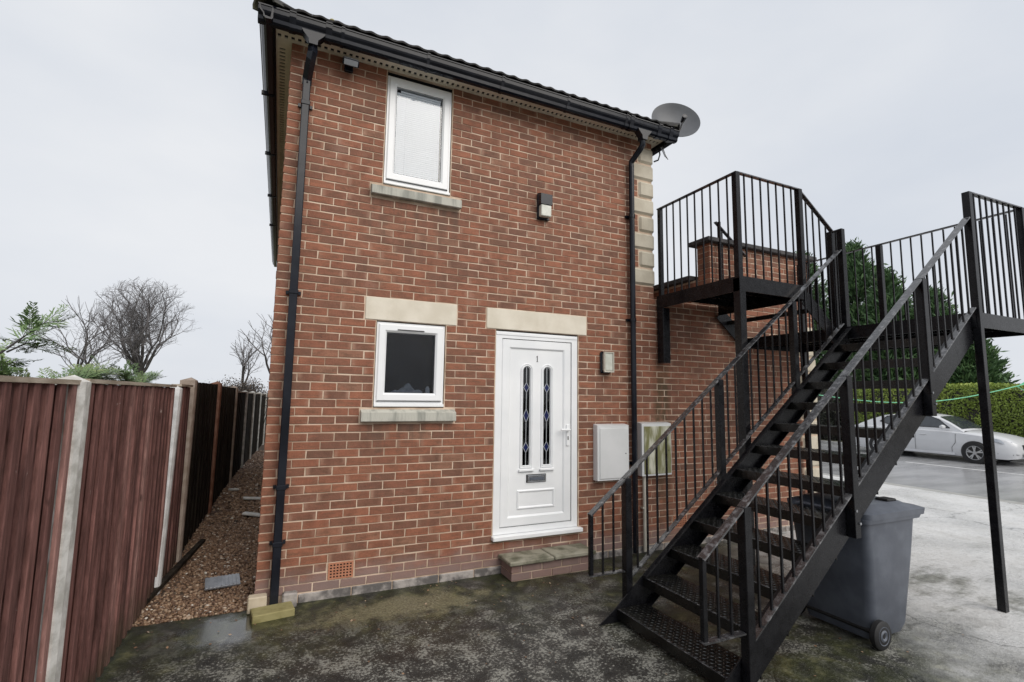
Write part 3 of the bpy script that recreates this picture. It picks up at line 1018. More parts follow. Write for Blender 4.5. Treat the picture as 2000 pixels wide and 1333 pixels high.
for c_ in gx:
    m1 = MB()
    arch_ring(m1, c_, GLW + .075, GLW + .055, gz0 - .03, gz0 - .02, gz1 + .036, gz1 + .027, PY - .014, PY + .001)
    arch_ring(m1, c_, GLW + .055, GLW + .035, gz0 - .02, gz0 - .012, gz1 + .027, gz1 + .018, PY - .004, PY - .014)
    arch_ring(m1, c_, GLW + .035, GLW + .018, gz0 - .012, gz0 - .006, gz1 + .018, gz1 + .009, PY - .013, PY - .004)
    arch_ring(m1, c_, GLW + .018, GLW - .004, gz0 - .006, gz0 + .002, gz1 + .009, gz1 - .002, PY + .006, PY - .013)
    m1.build('glazing_bead', 'upvc_old', door, smooth=True)
    MB().cbox(c_ - .088, c_ + .088, PY - .024, PY + .002, gz0 - .062, gz0 - .034, .006).build('bead_ledge', 'upvc_old', door)
    MB().prism(arch(c_, GLW + .004, gz0 - .004, gz1 + .002), 'y', PY + .008, PY + .013).build('glass_strip', 'doorglass', door)
    MB().prism(arch(c_, GLW + .004, gz0 - .004, gz1 + .002), 'y', PY + .030, PY + .032).build('dim_backing', 'frost_in', door)
    ld_ = MB()
    zs_ = [gz0 + .19, gz0 + .525, gz0 + .825]
    hh = [.055, .07, .052]
    last = gz0
    for zc, h_ in zip(zs_, hh):
        ld_.box(c_ - .003, c_ + .003, PY + .003, PY + .0075, last, zc - h_); last = zc + h_
        for sx in (-1, 1):
            for sz in (-1, 1):
                ld_.bar((c_, PY + .005, zc + sz * h_), (c_ + sx * .032, PY + .005, zc), .005, .006, (0, 1, 0))
            ld_.box(min(c_ + sx * .032, c_ + sx * .041), max(c_ + sx * .032, c_ + sx * .041), PY + .003, PY + .0075, zc - .003, zc + .003)
        MB().prism([(c_, zc - h_ + .006), (c_ + .028, zc), (c_, zc + h_ - .006), (c_ - .028, zc)], 'y', PY + .0045, PY + .007).build('blue_diamond', 'blueglass', door)
    ld_.box(c_ - .003, c_ + .003, PY + .003, PY + .0075, last, gz1)
    ld_.build('lead_strip', 'lead', door)
# lower raised panel, letterbox, handle, number
lpz0, lpz1 = .60, .795
pan = MB(); bevel_sash(pan, pcx - .225, pcx + .225, lpz0, lpz1, .035, PY - .012, PY + .002)
pan.build('raised_panel', 'upvc_old', door)
lbx = MB().cbox(pcx - .118, pcx + .118, PY - .010, PY + .002, .868, .952, .003).build('letterbox', 'seal', door)
MB().cbox(pcx - .110, pcx + .110, PY - .020, PY - .0105, .876, .944, .004).build('letterbox_flap', 'chrome', lbx)
MB().box(pcx - .085, pcx + .085, PY - .0225, PY - .0203, .893, .925).build('letterbox_slot', 'bin', lbx)
hx_ = lb - .045
hd = MB().cbox(hx_ - .018, hx_ + .018, .004, .0175, 1.24, 1.47, .004).build('door_handle', 'upvc', door)
MB().cbox(hx_ - .115, hx_ + .012, -.042, -.024, 1.405, 1.428, .006).tube([(hx_, .004, 1.416), (hx_, -.03, 1.416)], .010).build('handle_lever', 'upvc', hd)
MB().cbox(hx_ - .006, hx_ + .006, .0005, .004, 1.305, 1.345, .001).build('keyhole', 'seal', hd)
nm = MB()
ncx, nz = pcx + .002, 2.155
nm.box(ncx - .004, ncx + .004, PY - .003, PY - .0005, nz, nz + .062)
nm.box(ncx - .011, ncx + .011, PY - .003, PY - .0005, nz - .004, nz)
nm.bar((ncx - .011, PY - .00175, nz + .047), (ncx - .001, PY - .00175, nz + .059), .0045, .0025, (0, 1, 0))
nm.build('door_number', 'seal', door)

# --- soffit, fascia, gutters
SO = .18
sx0, sx1 = -.135, 4.32
so = MB()
zs0 = TOPZ
so.box(sx0, sx1, -SO, -.078, zs0, zs0 + .012)
so.box(sx0, sx1, -.030, .10, zs0, zs0 + .012)
vn = 78
for k in range(vn + 1):
    xa = sx0 + (sx1 - sx0) * k / vn
    so.box(max(sx0, xa - .014), min(sx1, xa + .014), -.078, -.030, zs0, zs0 + .012)
so.box(sx0, -.105, .10, DEPTH + .1, zs0, zs0 + .012); so.box(-.055, 0.1, .10, DEPTH + .1, zs0, zs0 + .012)
k = .10
while k < DEPTH:
    so.box(-.105, -.055, k, k + .028, zs0, zs0 + .012); k += .057
so.box(HX - .02, sx1, .10, DEPTH + .1, zs0, zs0 + .012)
soffit = so.build('soffit', 'soffit', house)
MB().box(sx0 + .01, sx1 - .01, -.09, -.02, zs0 + .0125, zs0 + .02).box(-.115, -.045, .1, DEPTH, zs0 + .0125, zs0 + .02).build('vent_mesh', 'black', soffit)
fa = MB()
fa.box(sx0 - .018, sx1 + .018, -SO - .018, -SO - .0005, zs0 - .012, zs0 + .15)
fa.box(sx0 - .018, sx0 - .0005, -SO, DEPTH + .1, zs0 - .012, zs0 + .15)
fa.box(sx1 + .0005, sx1 + .018, -SO, DEPTH + .1, zs0 - .012, zs0 + .15)
fa.build('fascia', 'blackpvc', house)
# ogee gutter profile (depth outwards, height)
GP = [(.0, .115), (.0, .012), (.010, .0), (.055, -.004), (.075, .010), (.080, .040), (.100, .060), (.108, .075), (.112, .108), (.120, .112), (.120, .122), (.104, .122), (.100, .085), (.090, .070), (.070, .045), (.064, .020), (.02, .014), (.010, .115)]
gz = zs0 - .055
def gutter_run(mb, p0, p1, out):
    """p0->p1 along the eave, out = outward unit vector"""
    i = len(mb.v); n = len(GP)
    for p in (p0, p1):
        for d, h in GP: mb.v.append((p[0] + out[0] * d, p[1] + out[1] * d, gz + h))
    for k in range(n):
        j = (k + 1) % n
        mb.f.append((i + k, i + j, i + n + j, i + n + k))
    mb.f.append(tuple(range(i, i + n))); mb.f.append(tuple(range(i + 2 * n - 1, i + n - 1, -1)))
    mb.fix = True
gy = -SO - .019
gut = MB(); gutter_run(gut, (sx0 - .139, gy, 0), (sx1 + .10, gy, 0), (0, -1))
gut = gut.build('gutter', 'blackpvc', house)
gl_ = MB(); gutter_run(gl_, (sx0 - .019, gy - .119, 0), (sx0 - .019, DEPTH + .1, 0), (-1, 0))
gutl = gl_.build('gutter', 'blackpvc', house)
gr_ = MB(); gutter_run(gr_, (sx1 + .019, gy - .05, 0), (sx1 + .019, DEPTH + .1, 0), (1, 0)); gr_.build('gutter', 'blackpvc', house)
def gut_clip(x, w=.03, grow=.006):
    c_ = MB(); i = 0; n = len(GP)
    P = [(gy - d - (grow if d > .05 else 0), gz + h + (-grow if h < .06 else grow)) for d, h in GP[:11]] + [(gy - .104, gz + .118), (gy - .1, gz + .085), (gy - .06, gz + .02), (gy - .0, gz + .02)]
    c_.prism(P, 'x', x - w / 2, x + w / 2); c_.build('gutter_bracket', 'blackpvc', gut)
for x in (.42, 1.22, 2.02, 2.82, 3.62): gut_clip(x)
for x in (.0, .30, 3.70, 4.12, 4.30): gut_clip(x, .055, .008)
for yk in (.9, 2.4, 4.0, 5.6): 
    MB().box(sx0 - .143, sx0 - .02, yk, yk + .035, gz - .008, gz + .03).build('gutter_bracket', 'blackpvc', gutl)

def downpipe(cx, square, offs):
    """outlet, swan neck and pipe down the wall with collars and brackets"""
    oy = gy - .045
    hp = MB()
    hp.prism([(cx + offs - .10, gz + .02), (cx + offs - .085, gz - .005), (cx + offs - .040, gz - .055), (cx + offs - .036, gz - .10), (cx + offs + .036, gz - .10), (cx + offs + .040, gz - .055), (cx + offs + .085, gz - .005), (cx + offs + .10, gz + .02)], 'y', oy - .05, oy + .04)
    dp = hp.build('downpipe', 'blackpvc', house)
    py = -.062
    w = .033
    nk = MB()
    pts = [(cx + offs, oy, gz - .09), (cx + offs, oy, gz - .15), (cx + offs * .7, oy + .03, gz - .19), (cx, py, gz - .30), (cx, py, gz - .36)]
    nk.tube(pts, w * (1.25 if square else 1.05), 4 if square else 12)
    if square: pass
    nk.build('swan_neck', 'blackpvc', dp, smooth=not square)
    pz = 0.03
    if square:
        MB().cbox(cx - w, cx + w, py - w, py + w, pz, gz - .33, .006).build('pipe', 'blackpvc', dp)
    else:
        MB().tube([(cx, py, pz), (cx, py, gz - .33)], w, 16).build('pipe', 'blackpvc', dp, smooth=True)
    for zc in ((4.42, 2.66, .98, .52) if square else (3.98, 2.70, 1.02)):
        c_ = MB()
        if square: c_.cbox(cx - w - .006, cx + w + .006, py - w - .006, py + w + .006, zc - .02, zc + .02, .004)
        else: c_.tube([(cx, py, zc - .02), (cx, py, zc + .02)], w + .006, 16)
        c_.box(cx - .062, cx + .062, -.024, -.002, zc - .015, zc + .015)
        c_.build('pipe_bracket', 'blackpvc', dp)
    return dp
downpipe(.148, True, .028)
downpipe(3.865, False, .030)

# --- roof: hipped, tiled
ex0, ex1, ey0 = sx0 - .06, sx1 + .06, -SO - .055
ez = zs0 + .095
PIT = math.tan(R(29))
midx = (ex0 + ex1) / 2; run = midx - ex0
ey1 = DEPTH + .3
rt = MB()
A = (ex0, ey0, ez); B = (ex1, ey0, ez); C_ = (ex1, ey1, ez); D = (ex0, ey1, ez)
T1 = (midx, ey0 + run, ez + run * PIT); T2 = (midx, ey1 - run, ez + run * PIT)
i = 0
rt.v += [A, B, C_, D, T1, T2]
rt.f += [(0, 1, 4), (1, 2, 5, 4), (2, 3, 5), (3, 0, 4, 5), (3, 2, 1, 0)]
roof = rt.build('roof', 'tile', house)
tm_cache = {}
def tile_mesh():
    t = MB()
    w, L, th = .294, .42, .016
    # double roll profile
    n = 16
    top = []
    for k in range(n + 1):
        u = k / n
        top.append((-w / 2 + w * u, .012 * max(0, math.cos((u * 2 % 1 - .5) * math.pi * 1.15)) ** 2))
    i = 0
    for yy in (0, L):
        for (x, h) in top: t.v.append((x, yy, h + th + (0.0 if yy else .012)))
        for (x, h) in top: t.v.append((x, yy, h + (0.0 if yy else .012)))
    m = n + 1
    for k in range(n):
        t.f.append((k, k + 1, 2 * m + k + 1, 2 * m + k))
        t.f.append((m + k + 1, m + k, 3 * m + k, 3 * m + k + 1))
        t.f.append((m + k, m + k + 1, k + 1, k))
    return t.mesh('roof_tile', 'tile', True)
TM = tile_mesh()
cnt = 0
for rowk in range(3):
    off = rowk * .34
    xs_ = ex0 + .1 + off
    while xs_ < ex1 - .05 - off:
        o = link('roof_tile', TM, roof, loc=(xs_ + .1, ey0 - .045 + off * math.cos(R(29)), ez + .004 + off * math.sin(R(29))))
        o.rotation_euler = (R(29) - .02, 0, 0)
        xs_ += .296
def hip(p, q, n, name='hip_tile'):
    p = Vector(p); q = Vector(q); d = (q - p).normalized(); L = (q - p).length
    for k in range(n):
        a = p + d * (k * .40 - .06); b_ = a + d * .44
        up = Vector((0, 0, 1)); r_ = d.cross(up).normalized(); u = r_.cross(d).normalized()
        t = MB(); m = 9
        for e, rad, lift in ((a, .125, .055), (b_, .110, .035)):
            for rr in (rad, rad - .018):
                for j in range(m):
                    an = math.pi * j / (m - 1)
                    t.v.append(tuple(e + r_ * (math.cos(an) * rr) + u * (math.sin(an) * rr * .75 + lift - .05)))
        for j in range(m - 1):
            t.f.append((j, j + 1, 2 * m + j + 1, 2 * m + j)); t.f.append((j, m + j, m + j + 1, j + 1))
            t.f.append((m + j + 1, m + j, 3 * m + j, 3 * m + j + 1)); t.f.append((2 * m + j + 1, 3 * m + j + 1, 3 * m + j, 2 * m + j))
        t.build(name, 'hiptile', roof, smooth=True)
hip(A, T1, 8)
hip(B, T1, 8)
# lumps of moss caught on the tiles at the eave
ms = MB()
for (mx, my, mz, mr) in ((.33, -.14, ez + .13, .030), (.40, -.10, ez + .14, .022), (4.0, .02, ez + .18, .03)):
    ms.lathe([(.001, -mr * .5), (mr, 0), (mr * .7, mr * .5), (.001, mr * .7)], (mx, my, mz), 'z', 9)
stuff(ms.build('moss', 'yellowblock', roof, smooth='all'))

# ------------------------------------------------------------------ things fixed to the house
# doorstep
st = thing('doorstep', 'low brick doorstep topped with two mossy stone slabs below the white door', 'doorstep', (2.68, -.15, 0))
MB().box(2.225, 3.125, -.262, -.004, -.05, .15).build('step_core', 'mortar', st)
for rw in range(2):
    z0 = .005 + rw * .073
    e = 2.215 - (.11 if rw else 0)
    while e < 3.13:
        a, b = max(e, 2.215), min(e + .215, 3.135)
        if b - a > .03:
            t = MB(); brick_geo(t, b - a, .064, .05, jit=jr); link('brick', t.mesh('brick', 'brick'), st, loc=((a + b) / 2, -.268, z0 + .033))
        e += .225
    for ax, X in (('x', 2.215), ('X', 3.135)):
        t = MB(); brick_geo(t, .25, .064, .05, axis=ax, jit=jr); link('brick', t.mesh('brick', 'brick'), st, loc=(X, -.138, z0 + .033))
for a, b, h in ((2.185, 2.668, .0), (2.676, 3.165, .006)):
    MB().cbox(a, b, -.305, -.004, .152 + h, .192 + h, .008).build('stone_slab', 'step_slab', st)

# upper wall light
ul = thing('wall_light', 'black and clear bulkhead wall light high on the brick wall above the door', 'wall light', (2.66, 0, 3.90), 'wall lights')
MB().cbox(2.585, 2.735, -.035, -.003, 3.745, 4.045, .006).build('back_box', 'blackpvc', ul)
MB().prism([(-.035, 3.90), (-.105, 3.90), (-.105, 4.02), (-.035, 4.045)], 'x', 2.588, 2.732).build('hood', 'blackpvc', ul)
MB().cbox(2.595, 2.725, -.10, -.036, 3.765, 3.898, .008).build('diffuser', 'lampglass', ul)
# small light by the door
sl = thing('wall_light', 'small oblong white bulkhead light with dark rim beside the front door', 'wall light', (3.5, 0, 2.18), 'wall lights')
MB().cbox(3.425, 3.575, -.03, -.003, 2.055, 2.305, .012).build('back_box', 'blackpvc', sl)
MB().cbox(3.437, 3.563, -.085, -.031, 2.068, 2.292, .018).build('diffuser', 'lampglass', sl)
fr_ = MB(); frame_ring(fr_, 3.432, 3.568, 2.063, 2.297, .014, -.089, -.07); fr_.build('bezel', 'cream_pipe', sl)
# floodlight under the eave
fd = thing('floodlight', 'small black floodlight fixed under the eave beside the left downpipe', 'floodlight', (.51, 0, 4.9))
MB().cbox(.47, .55, -.04, -.003, 4.87, 4.95, .006).build('mount', 'blackpvc', fd)
t = MB().cbox(-.075, .075, -.055, .055, -.032, .032, .010); t.xf(Matrix.Translation((.515, -.13, 4.905)) @ Matrix.Rotation(R(38), 4, 'X')); t.build('lamp_head', 'blackpvc', fd)
t = MB().box(-.062, .062, -.042, .042, .033, .037); t.xf(Matrix.Translation((.515, -.13, 4.905)) @ Matrix.Rotation(R(38), 4, 'X')); t.build('heat_sink', 'metal_galv', fd)
t = MB().box(-.062, .062, -.0585, -.0555, -.024, .024); t.xf(Matrix.Translation((.515, -.13, 4.905)) @ Matrix.Rotation(R(38), 4, 'X')); t.build('lens', 'lens', fd)
# meter boxes
def meter(x0, x1, z0, z1, lab, doormat):
    m_ = thing('meter_box', lab, 'meter box', ((x0 + x1) / 2, 0, z0), 'meter boxes')
    c_ = MB().prism([(-.002, z0), (-.085, z0), (-.085, z1 - .012), (-.002, z1)], 'x', x0, x1); c_.build('casing', 'meter', m_)
    MB().cbox(x0 + .030, x1 - .010, -.094, -.0855, z0 + .020, z1 - .045, .003).build('door', doormat, m_)
    MB().tube([(x1 - .05, -.0965, (z0 + z1) / 2 - .02), (x1 - .05, -.094, (z0 + z1) / 2 - .02)], .007, 10).build('lock', 'seal', m_)
    return m_
meter(3.335, 3.765, .855, 1.475, 'clean white meter box on the wall between the door and the downpipe', 'meter')
m2 = meter(3.955, 4.395, .875, 1.490, 'white meter box streaked with green algae to the right of the downpipe', 'meter_dirty')
MB().tube([(4.02, -.035, .02), (4.02, -.035, .88)], .019, 10).box(3.985, 4.055, -.05, -.003, .50, .515).build('conduit', 'cream_pipe', m2)
# satellite dish on the side wall
dsh = thing('satellite_dish', 'grey oval satellite dish sticking out beyond the right end of the eave', 'satellite dish', (4.24, .55, 5.3))
dc = Vector((4.90, .30, 5.60))
ori = Vector((-.35, -.88, .30)).normalized()
q_ = ori.to_track_quat('Z', 'Y').to_matrix().to_4x4()
q_ = Matrix.Translation(dc) @ q_ @ Matrix.Diagonal((1.08, 1.0, 1, 1))
prof = [(.001, .0)] + [(.31 * k / 8, .10 * (k / 8) ** 2) for k in range(1, 9)] + [(.318, .104), (.318, .096), (.31, .088)] + [(.31 * k / 8, .10 * (k / 8) ** 2 - .008) for k in range(7, 0, -1)] + [(.001, -.008)]
t = MB().lathe(prof, (0, 0, 0), 'z', 40); t.xf(q_); t.build('reflector', 'dish', dsh, smooth=True)
MB().tube([dc - ori * .02, dc - ori * .12, (4.60, .62, 5.55), (4.40, .70, 5.35), (4.245, .70, 5.30)], .02, 8).build('bracket', 'metal_galv', dsh)
low = dc + Vector((-.05, -.2, -.30))
lnb = dc + ori * .42 + Vector((0, 0, -.22))
MB().tube([dc + Vector((0, 0, -.26)), dc + ori * .2 + Vector((0, 0, -.27)), lnb], .012, 8).build('feed_arm', 'metal_galv', dsh)
MB().tube([lnb, lnb - ori * .10], [.035, .025], 10).build('receiver_head', 'blackpvc', dsh)
MB().tube([(4.33, -.10, 4.96), (4.37, -.11, 4.86), (4.40, -.12, 4.80), (4.36, -.11, 4.84), (4.31, -.10, 4.95)], .006, 6).build('cable_loop', 'metal_galv', dsh)
MB().tube([(4.345, -.02, 5.0), (4.36, -.02, 4.90), (4.33, -.02, 4.82), (4.27, -.01, 4.79)], .010, 6).build('cable', 'blackpvc', dsh)
# blocks round the downpipe foot
yb = MB().cbox(-.012, .295, -.275, -.10, -.02, .055, .006); yb.xf(Matrix.Translation((.14, -.19, 0)) @ Matrix.Rotation(R(-8) * -1, 4, 'Z') @ Matrix.Translation((-.14, .19, 0)))
tag(yb.build('concrete_block', 'yellowblock'), 'flat yellow-green mossy concrete block below the left downpipe', 'block')
cb = MB().cbox(-.045, .095, -.10, -.012, .0, .125, .008)
tag(cb.build('stone_block', 'creamblock'), 'small cream stone block at the left corner beside the downpipe', 'block')
tb = MB().cbox(.21, .325, -.085, -.012, -.01, .115, .012)
tag(tb.build('broken_brick', 'plinth'), 'broken grey brown block just right of the left downpipe foot', 'block')
# drain grate lying on the gravel
gt = MB()
gt.box(-.14, .14, -.13, .13, 0, .012)
for k in range(9): gt.box(-.13 + k * .030, -.118 + k * .030, -.12, .12, .012, .020)
gt.xf(Matrix.Translation((-.285, .70, .022)) @ Matrix.Rotation(R(6), 4, 'Z') @ Matrix.Rotation(R(3), 4, 'X'))
tag(gt.build('drain_grate', 'metal_galv'), 'square metal drain grate lying on the gravel', 'drain grate')
pk = MB().bar((-.83, .35, .035), (-.62, 2.2, .045), .05, .035)
tag(pk.build('wooden_batten', 'fence_dark'), 'dark wooden batten lying along the foot of the fence on gravel', 'batten')
for k, (x, y, l, a, lab) in enumerate(((-.10, 4.6, .5, 10, 'pale board end lying on the gravel near the house wall'), (-.12, 3.4, .34, -20, 'crumpled white plastic scrap on the gravel close to the house wall'), (-.55, 5.6, .16, 40, 'small white scrap lying on gravel by the dark fence'))):
    t = MB().cbox(-l / 2, l / 2, -.05, .05, 0, .035, .010); t.xf(Matrix.Translation((x, y, .02)) @ Matrix.Rotation(R(a), 4, 'Z') @ Matrix.Rotation(R(7), 4, 'Y'))
    tag(t.build('rubbish_scrap', 'debris'), lab, 'rubbish', 'scraps on the gravel')

# ------------------------------------------------------------------ fence
fence = thing('fence', 'tall wooden board fence with concrete posts down the left side', 'fence', (-.86, 0, 0))
FX = [(-6, -.93), (-1.5, -.87), (.65, -.845), (1.62, -.825), (4.0, -.80), (6.8, -.745), (8.7, -.66), (10.5, -.57), (12.5, -.47), (20, -.1)]
def fx(y):
    for (a, b), (c, d) in zip(FX, FX[1:]):
        if a <= y <= c: return b + (d - b) * (y - a) / (c - a)
    return FX[-1][1]
def board_mesh(w, h, seed):
    r_ = random.Random(seed)
    t = MB()
    # plain sawn board; face towards +X, arrises knocked off
    z1 = h + r_.uniform(-.004, .004)
    e = .004
    P = [(0, -w / 2), (.014, -w / 2), (.014 + e, -w / 2 + e), (.014 + e, w / 2 - e), (.014, w / 2), (0, w / 2)]
    t.prism(P, 'z', 0, z1)
    return t
bm_cache = {}
def panel(y0, y1, h, mat, w, zb=.02, cap=True, dx=0.0):
    r_ = random.Random(int(y0 * 100))
    ba = MB()
    for z in (.25, .95, 1.6):
        if z < h: ba.bar((fx(y0) - .03 + dx, y0, z), (fx(y1) - .03 + dx, y1, z), .04, .05)
    p_ = ba.build('fence_panel', mat, fence)
    n = max(2, round((y1 - y0) / w)); ww = (y1 - y0) / n
    ang = math.atan2(fx(y1) - fx(y0), y1 - y0)
    for k in range(n):
        key = (mat, round(ww, 3), round(h, 2), r_.randrange(3), k % 2)
        if key not in bm_cache: bm_cache[key] = board_mesh(ww * (.98 if k % 2 else 1.5), h - zb, hash(key) % 1000).mesh('board', mat)
        y = y0 + ww * (k + .5)
        o = link('board', bm_cache[key], p_, loc=(fx(y) + dx + r_.uniform(-.003, .003) + (.030 if k % 2 else -.002), y, zb))
        o.rotation_euler = (R(r_.uniform(-.25, .25)), 0, -ang + R(r_.uniform(-.5, .5)))
    if cap:
        MB().bar((fx(y0) + .016 + dx, y0, h + .012), (fx(y1) + .016 + dx, y1, h + .012), .085, .022).build('cap_rail', 'fence_cap', p_)
def post(y, h, mat, w=.11, lean=0.0, dx=.030, d=.11):
    x = fx(y) + dx
    t = MB()
    w *= 1.08
    P = [(x - .115, -w / 2), (x + .028, -w / 2), (x + .042, -w / 4), (x + .042, w / 4), (x + .028, w / 2), (x - .115, w / 2)]
    n = len(P)
    for z in (-.1, h): t.v += [(a, y + b + lean * z / h, z) for a, b in P]
    t.v.append((x - .02, y + lean, h + .035))
    for k in range(n):
        j = (k + 1) % n
        t.f.append((k, j, n + j, n + k)); t.f.append((n + k, n + j, 2 * n))
    t.fix = True
    t.build('fence_post', mat, fence)
panel(-5.1, -3.5, 1.80, 'fence_red', .066)
post(-3.42, 1.83, 'conc_post')
panel(-3.34, -1.63, 1.80, 'fence_red', .066)
post(-1.57, 1.815, 'conc_post', .135)
panel(-1.51, .76, 1.81, 'fence_red', .066)
post(.73, 1.80, 'white_post', .105, .26)
panel(.98, 1.60, 1.82, 'fence_red', .066)
post(1.66, 1.895, 'buff_post', .12, .12)
panel(1.74, 3.98, 1.88, 'fence_dark', .13, cap=False)
post(4.05, 1.90, 'rust_post', .10, .12)
panel(4.2, 6.68, 1.86, 'fence_dark', .13, cap=False)
post(6.76, 1.86, 'buff_post', .10)
panel(6.84, 8.66, 1.76, 'fence_dark', .14)
post(8.74, 1.78, 'conc_post', .10)
panel(8.82, 10.4, 1.74, 'fence_dark', .14)
post(10.5, 1.77, 'conc_post', .10)
panel(10.6, 12.4, 1.72, 'fence_dark', .15)
post(12.5, 1.75, 'conc_post', .10)
panel(12.6, 14.6, 1.70, 'fence_dark', .15)
post(14.7, 1.72, 'conc_post', .10)
panel(14.8, 17.0, 1.70, 'fence_dark', .16)
# end of passage
ef = thing('fence', 'dark fence panel closing the far end of the gravel passage', 'fence', (0, 17.1, 0))
for k in range(16):
    MB().box(-.45 + k * .15, -.305 + k * .15, 17.1, 17.12, 0, 1.7).build('board', 'fence_dark', ef)

# ------------------------------------------------------------------ steel staircase
YF, YN = -1.36, -2.46
stair = thing('metal_staircase', 'black steel outdoor staircase with railings rising along the brick wall', 'staircase', (4.3, -1.9, 0))
RISE, GO = .207, .265
NX0, NZ0 = 2.64, .10
SL = RISE / GO
def nose(x): return NZ0 + SL * (x - NX0)
LZ, PZ = 2.59, 3.02
LX0, LX1 = 5.80, 6.90
# stringers: channel with flanges
for y0, y1 in ((YF - .006, YF + .002), (YN - .002, YN + .006)):
    s_ = MB()
    s_.prism([(2.46, .0), (2.66, .0), (2.84, nose(2.84) - .245), (LX0 + .03, nose(LX0 + .03) - .245), (LX0 + .03, nose(LX0 + .03) + .020), (2.60, nose(2.60) + .020)], 'y', y0, y1)
    yi = y0 - .025 if y0 > -2 else y1 + .025          # inward flanges of the channel
    for dz in (.016, -.241):
        s_.bar((2.90, yi, nose(2.90) + dz), (LX0 + .02, yi, nose(LX0 + .02) + dz), .049, .007)
    s_.build('stringer', 'steel', stair)
# treads with raised chequer bars
TW = YF - YN - .014
tr = MB()
D_ = .282
tr.box(0, D_, -TW / 2, TW / 2, -.006, 0)
tr.box(-.006, 0, -TW / 2, TW / 2, -.072, 0)
tr.box(D_, D_ + .006, -TW / 2, TW / 2, -.06, 0)
TRM = tr.mesh('tread', 'tread')
cq = MB()
ny, nx = 34, 8
for a in range(nx):
    for b in range(ny):
        cx_ = (a + .5) * D_ / nx; cy_ = -TW / 2 + (b + .5) * TW / ny
        sg = 1 if (a + b) % 2 else -1
        L_, w_ = .0135, .0046
        dx_, dy_ = .707 * L_, .707 * L_ * sg; px_, py_ = -.707 * w_ * sg, .707 * w_
        i = len(cq.v)
        cq.v += [(cx_ - dx_, cy_ - dy_, 0), (cx_ + px_, cy_ + py_, 0), (cx_ + dx_, cy_ + dy_, 0), (cx_ - px_, cy_ - py_, 0), (cx_ - dx_ * .3, cy_ - dy_ * .3, .0026), (cx_ + dx_ * .3, cy_ + dy_ * .3, .0026)]
        cq.f += [(i, i + 4, i + 5, i + 1), (i + 1, i + 5, i + 2), (i + 2, i + 5, i + 4, i + 3), (i + 3, i + 4, i)]
CQM = cq.mesh('chequer_pattern', 'chequer')
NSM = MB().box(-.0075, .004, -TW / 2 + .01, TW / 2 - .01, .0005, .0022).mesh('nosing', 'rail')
for k in range(12):
    x = NX0 + GO * k; z = NZ0 + RISE * k
    o = link('tread', TRM, stair, loc=(x, (YF + YN) / 2, z))
    c_ = link('chequer_pattern', CQM, o, loc=(x, (YF + YN) / 2, z)); c_['kind'] = 'stuff'
    link('nosing', NSM, o, loc=(x, (YF + YN) / 2, z))
# newels, handrails, balusters of the main flight
NEW = [2.77, 3.86, 4.95]
HR, BR = .92, .085
BAL = .011
def bal(p, q, r_=.0068):
    b_ = MB(); p = Vector(p); q = Vector(q)
    b_.box(p.x - r_, p.x + r_, p.y - r_, p.y + r_, p.z, q.z); return b_.build('baluster', 'steel', stair)
for Y, yo in ((YF, .036), (YN, -.036)):
    yr = Y + yo
    for k, x in enumerate(NEW):
        zb = 0.0 if k == 0 else nose(x) - .24
        MB().cbox(x - .031, x + .031, yr - .033, yr + .030, zb, nose(x) + HR - .012, .003).build('newel_post', 'steel', stair)
        if k:
            bo = MB()
            for dx_, dz_ in ((-.018, -.05), (.018, -.14)):
                yy = yr + (-.0335 if yo < 0 else .0305)
                bo.tube([(x + dx_, yy, nose(x) + dz_), (x + dx_, yy + (-.008 if yo < 0 else .008), nose(x) + dz_)], .010, 6)
            bo.build('bolt', 'metal_galv', stair)
    x0 = 2.415
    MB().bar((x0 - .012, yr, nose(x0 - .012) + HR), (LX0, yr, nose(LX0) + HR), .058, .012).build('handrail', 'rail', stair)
    # bottom rail in spans between newels
    sp = NEW + [LX0 + .01]
    for a, b in zip(sp, sp[1:]):
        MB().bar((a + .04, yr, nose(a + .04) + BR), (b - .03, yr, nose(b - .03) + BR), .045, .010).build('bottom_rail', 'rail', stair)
        n = round((b - a) / .109)
        for k in range(1, n):
            x = a + (b - a) * k / n
            bal((x, yr, nose(x) + BR), (x, yr, nose(x) + HR))
    # short return at the foot
    MB().cbox(x0 - .016, x0 + .016, yr - .016, yr + .016, .375, nose(x0) + HR, .002).build('end_post', 'steel', stair)
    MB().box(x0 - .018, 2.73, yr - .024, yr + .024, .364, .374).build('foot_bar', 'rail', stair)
    for x in (2.53, 2.635): bal((x, yr, .374), (x, yr, nose(x) + HR))

# half landing
ya, yb_ = YN - .04, -.04
ld_ = MB().box(LX0 + .01, LX1, ya, yb_, LZ - .006, LZ)
land = ld_.build('landing_plate', 'tread', stair)
for (x0, x1, y0, y1) in ((LX0 + .031, LX1, ya - .012, ya - .0005), (LX1 + .0005, LX1 + .012, ya - .012, yb_), (LX0 + .0005, LX0 + .0095, ya, yb_), (LX0, LX1, yb_ + .0005, yb_ + .012)):
    MB().box(x0, x1, y0, y1, LZ - .125, LZ + .012).build('landing_beam', 'steel', stair)
for x in (6.1, 6.4, 6.7): MB().box(x - .003, x + .003, ya + .001, yb_ - .001, LZ - .08, LZ - .0065).build('landing_joist', 'steel', stair)
RT = 3.745
def postbox(x, y, z0, z1, w=.030, name='newel_post'):
    return MB().cbox(x - w, x + w, y - w, y + w, z0, z1, .003).build(name, 'steel', stair)
yrN, yrF = YN - .036, YF + .036
xn = LX0 + .045
postbox(xn, yrN, 0.0, RT, name='support_post')
postbox(xn, yrF, LZ - .12, RT)
postbox(LX1 - .02, yrN, 0.0, RT + .03, name='support_post')
postbox(LX1 - .02, -.09, 0.0, RT, name='support_post')
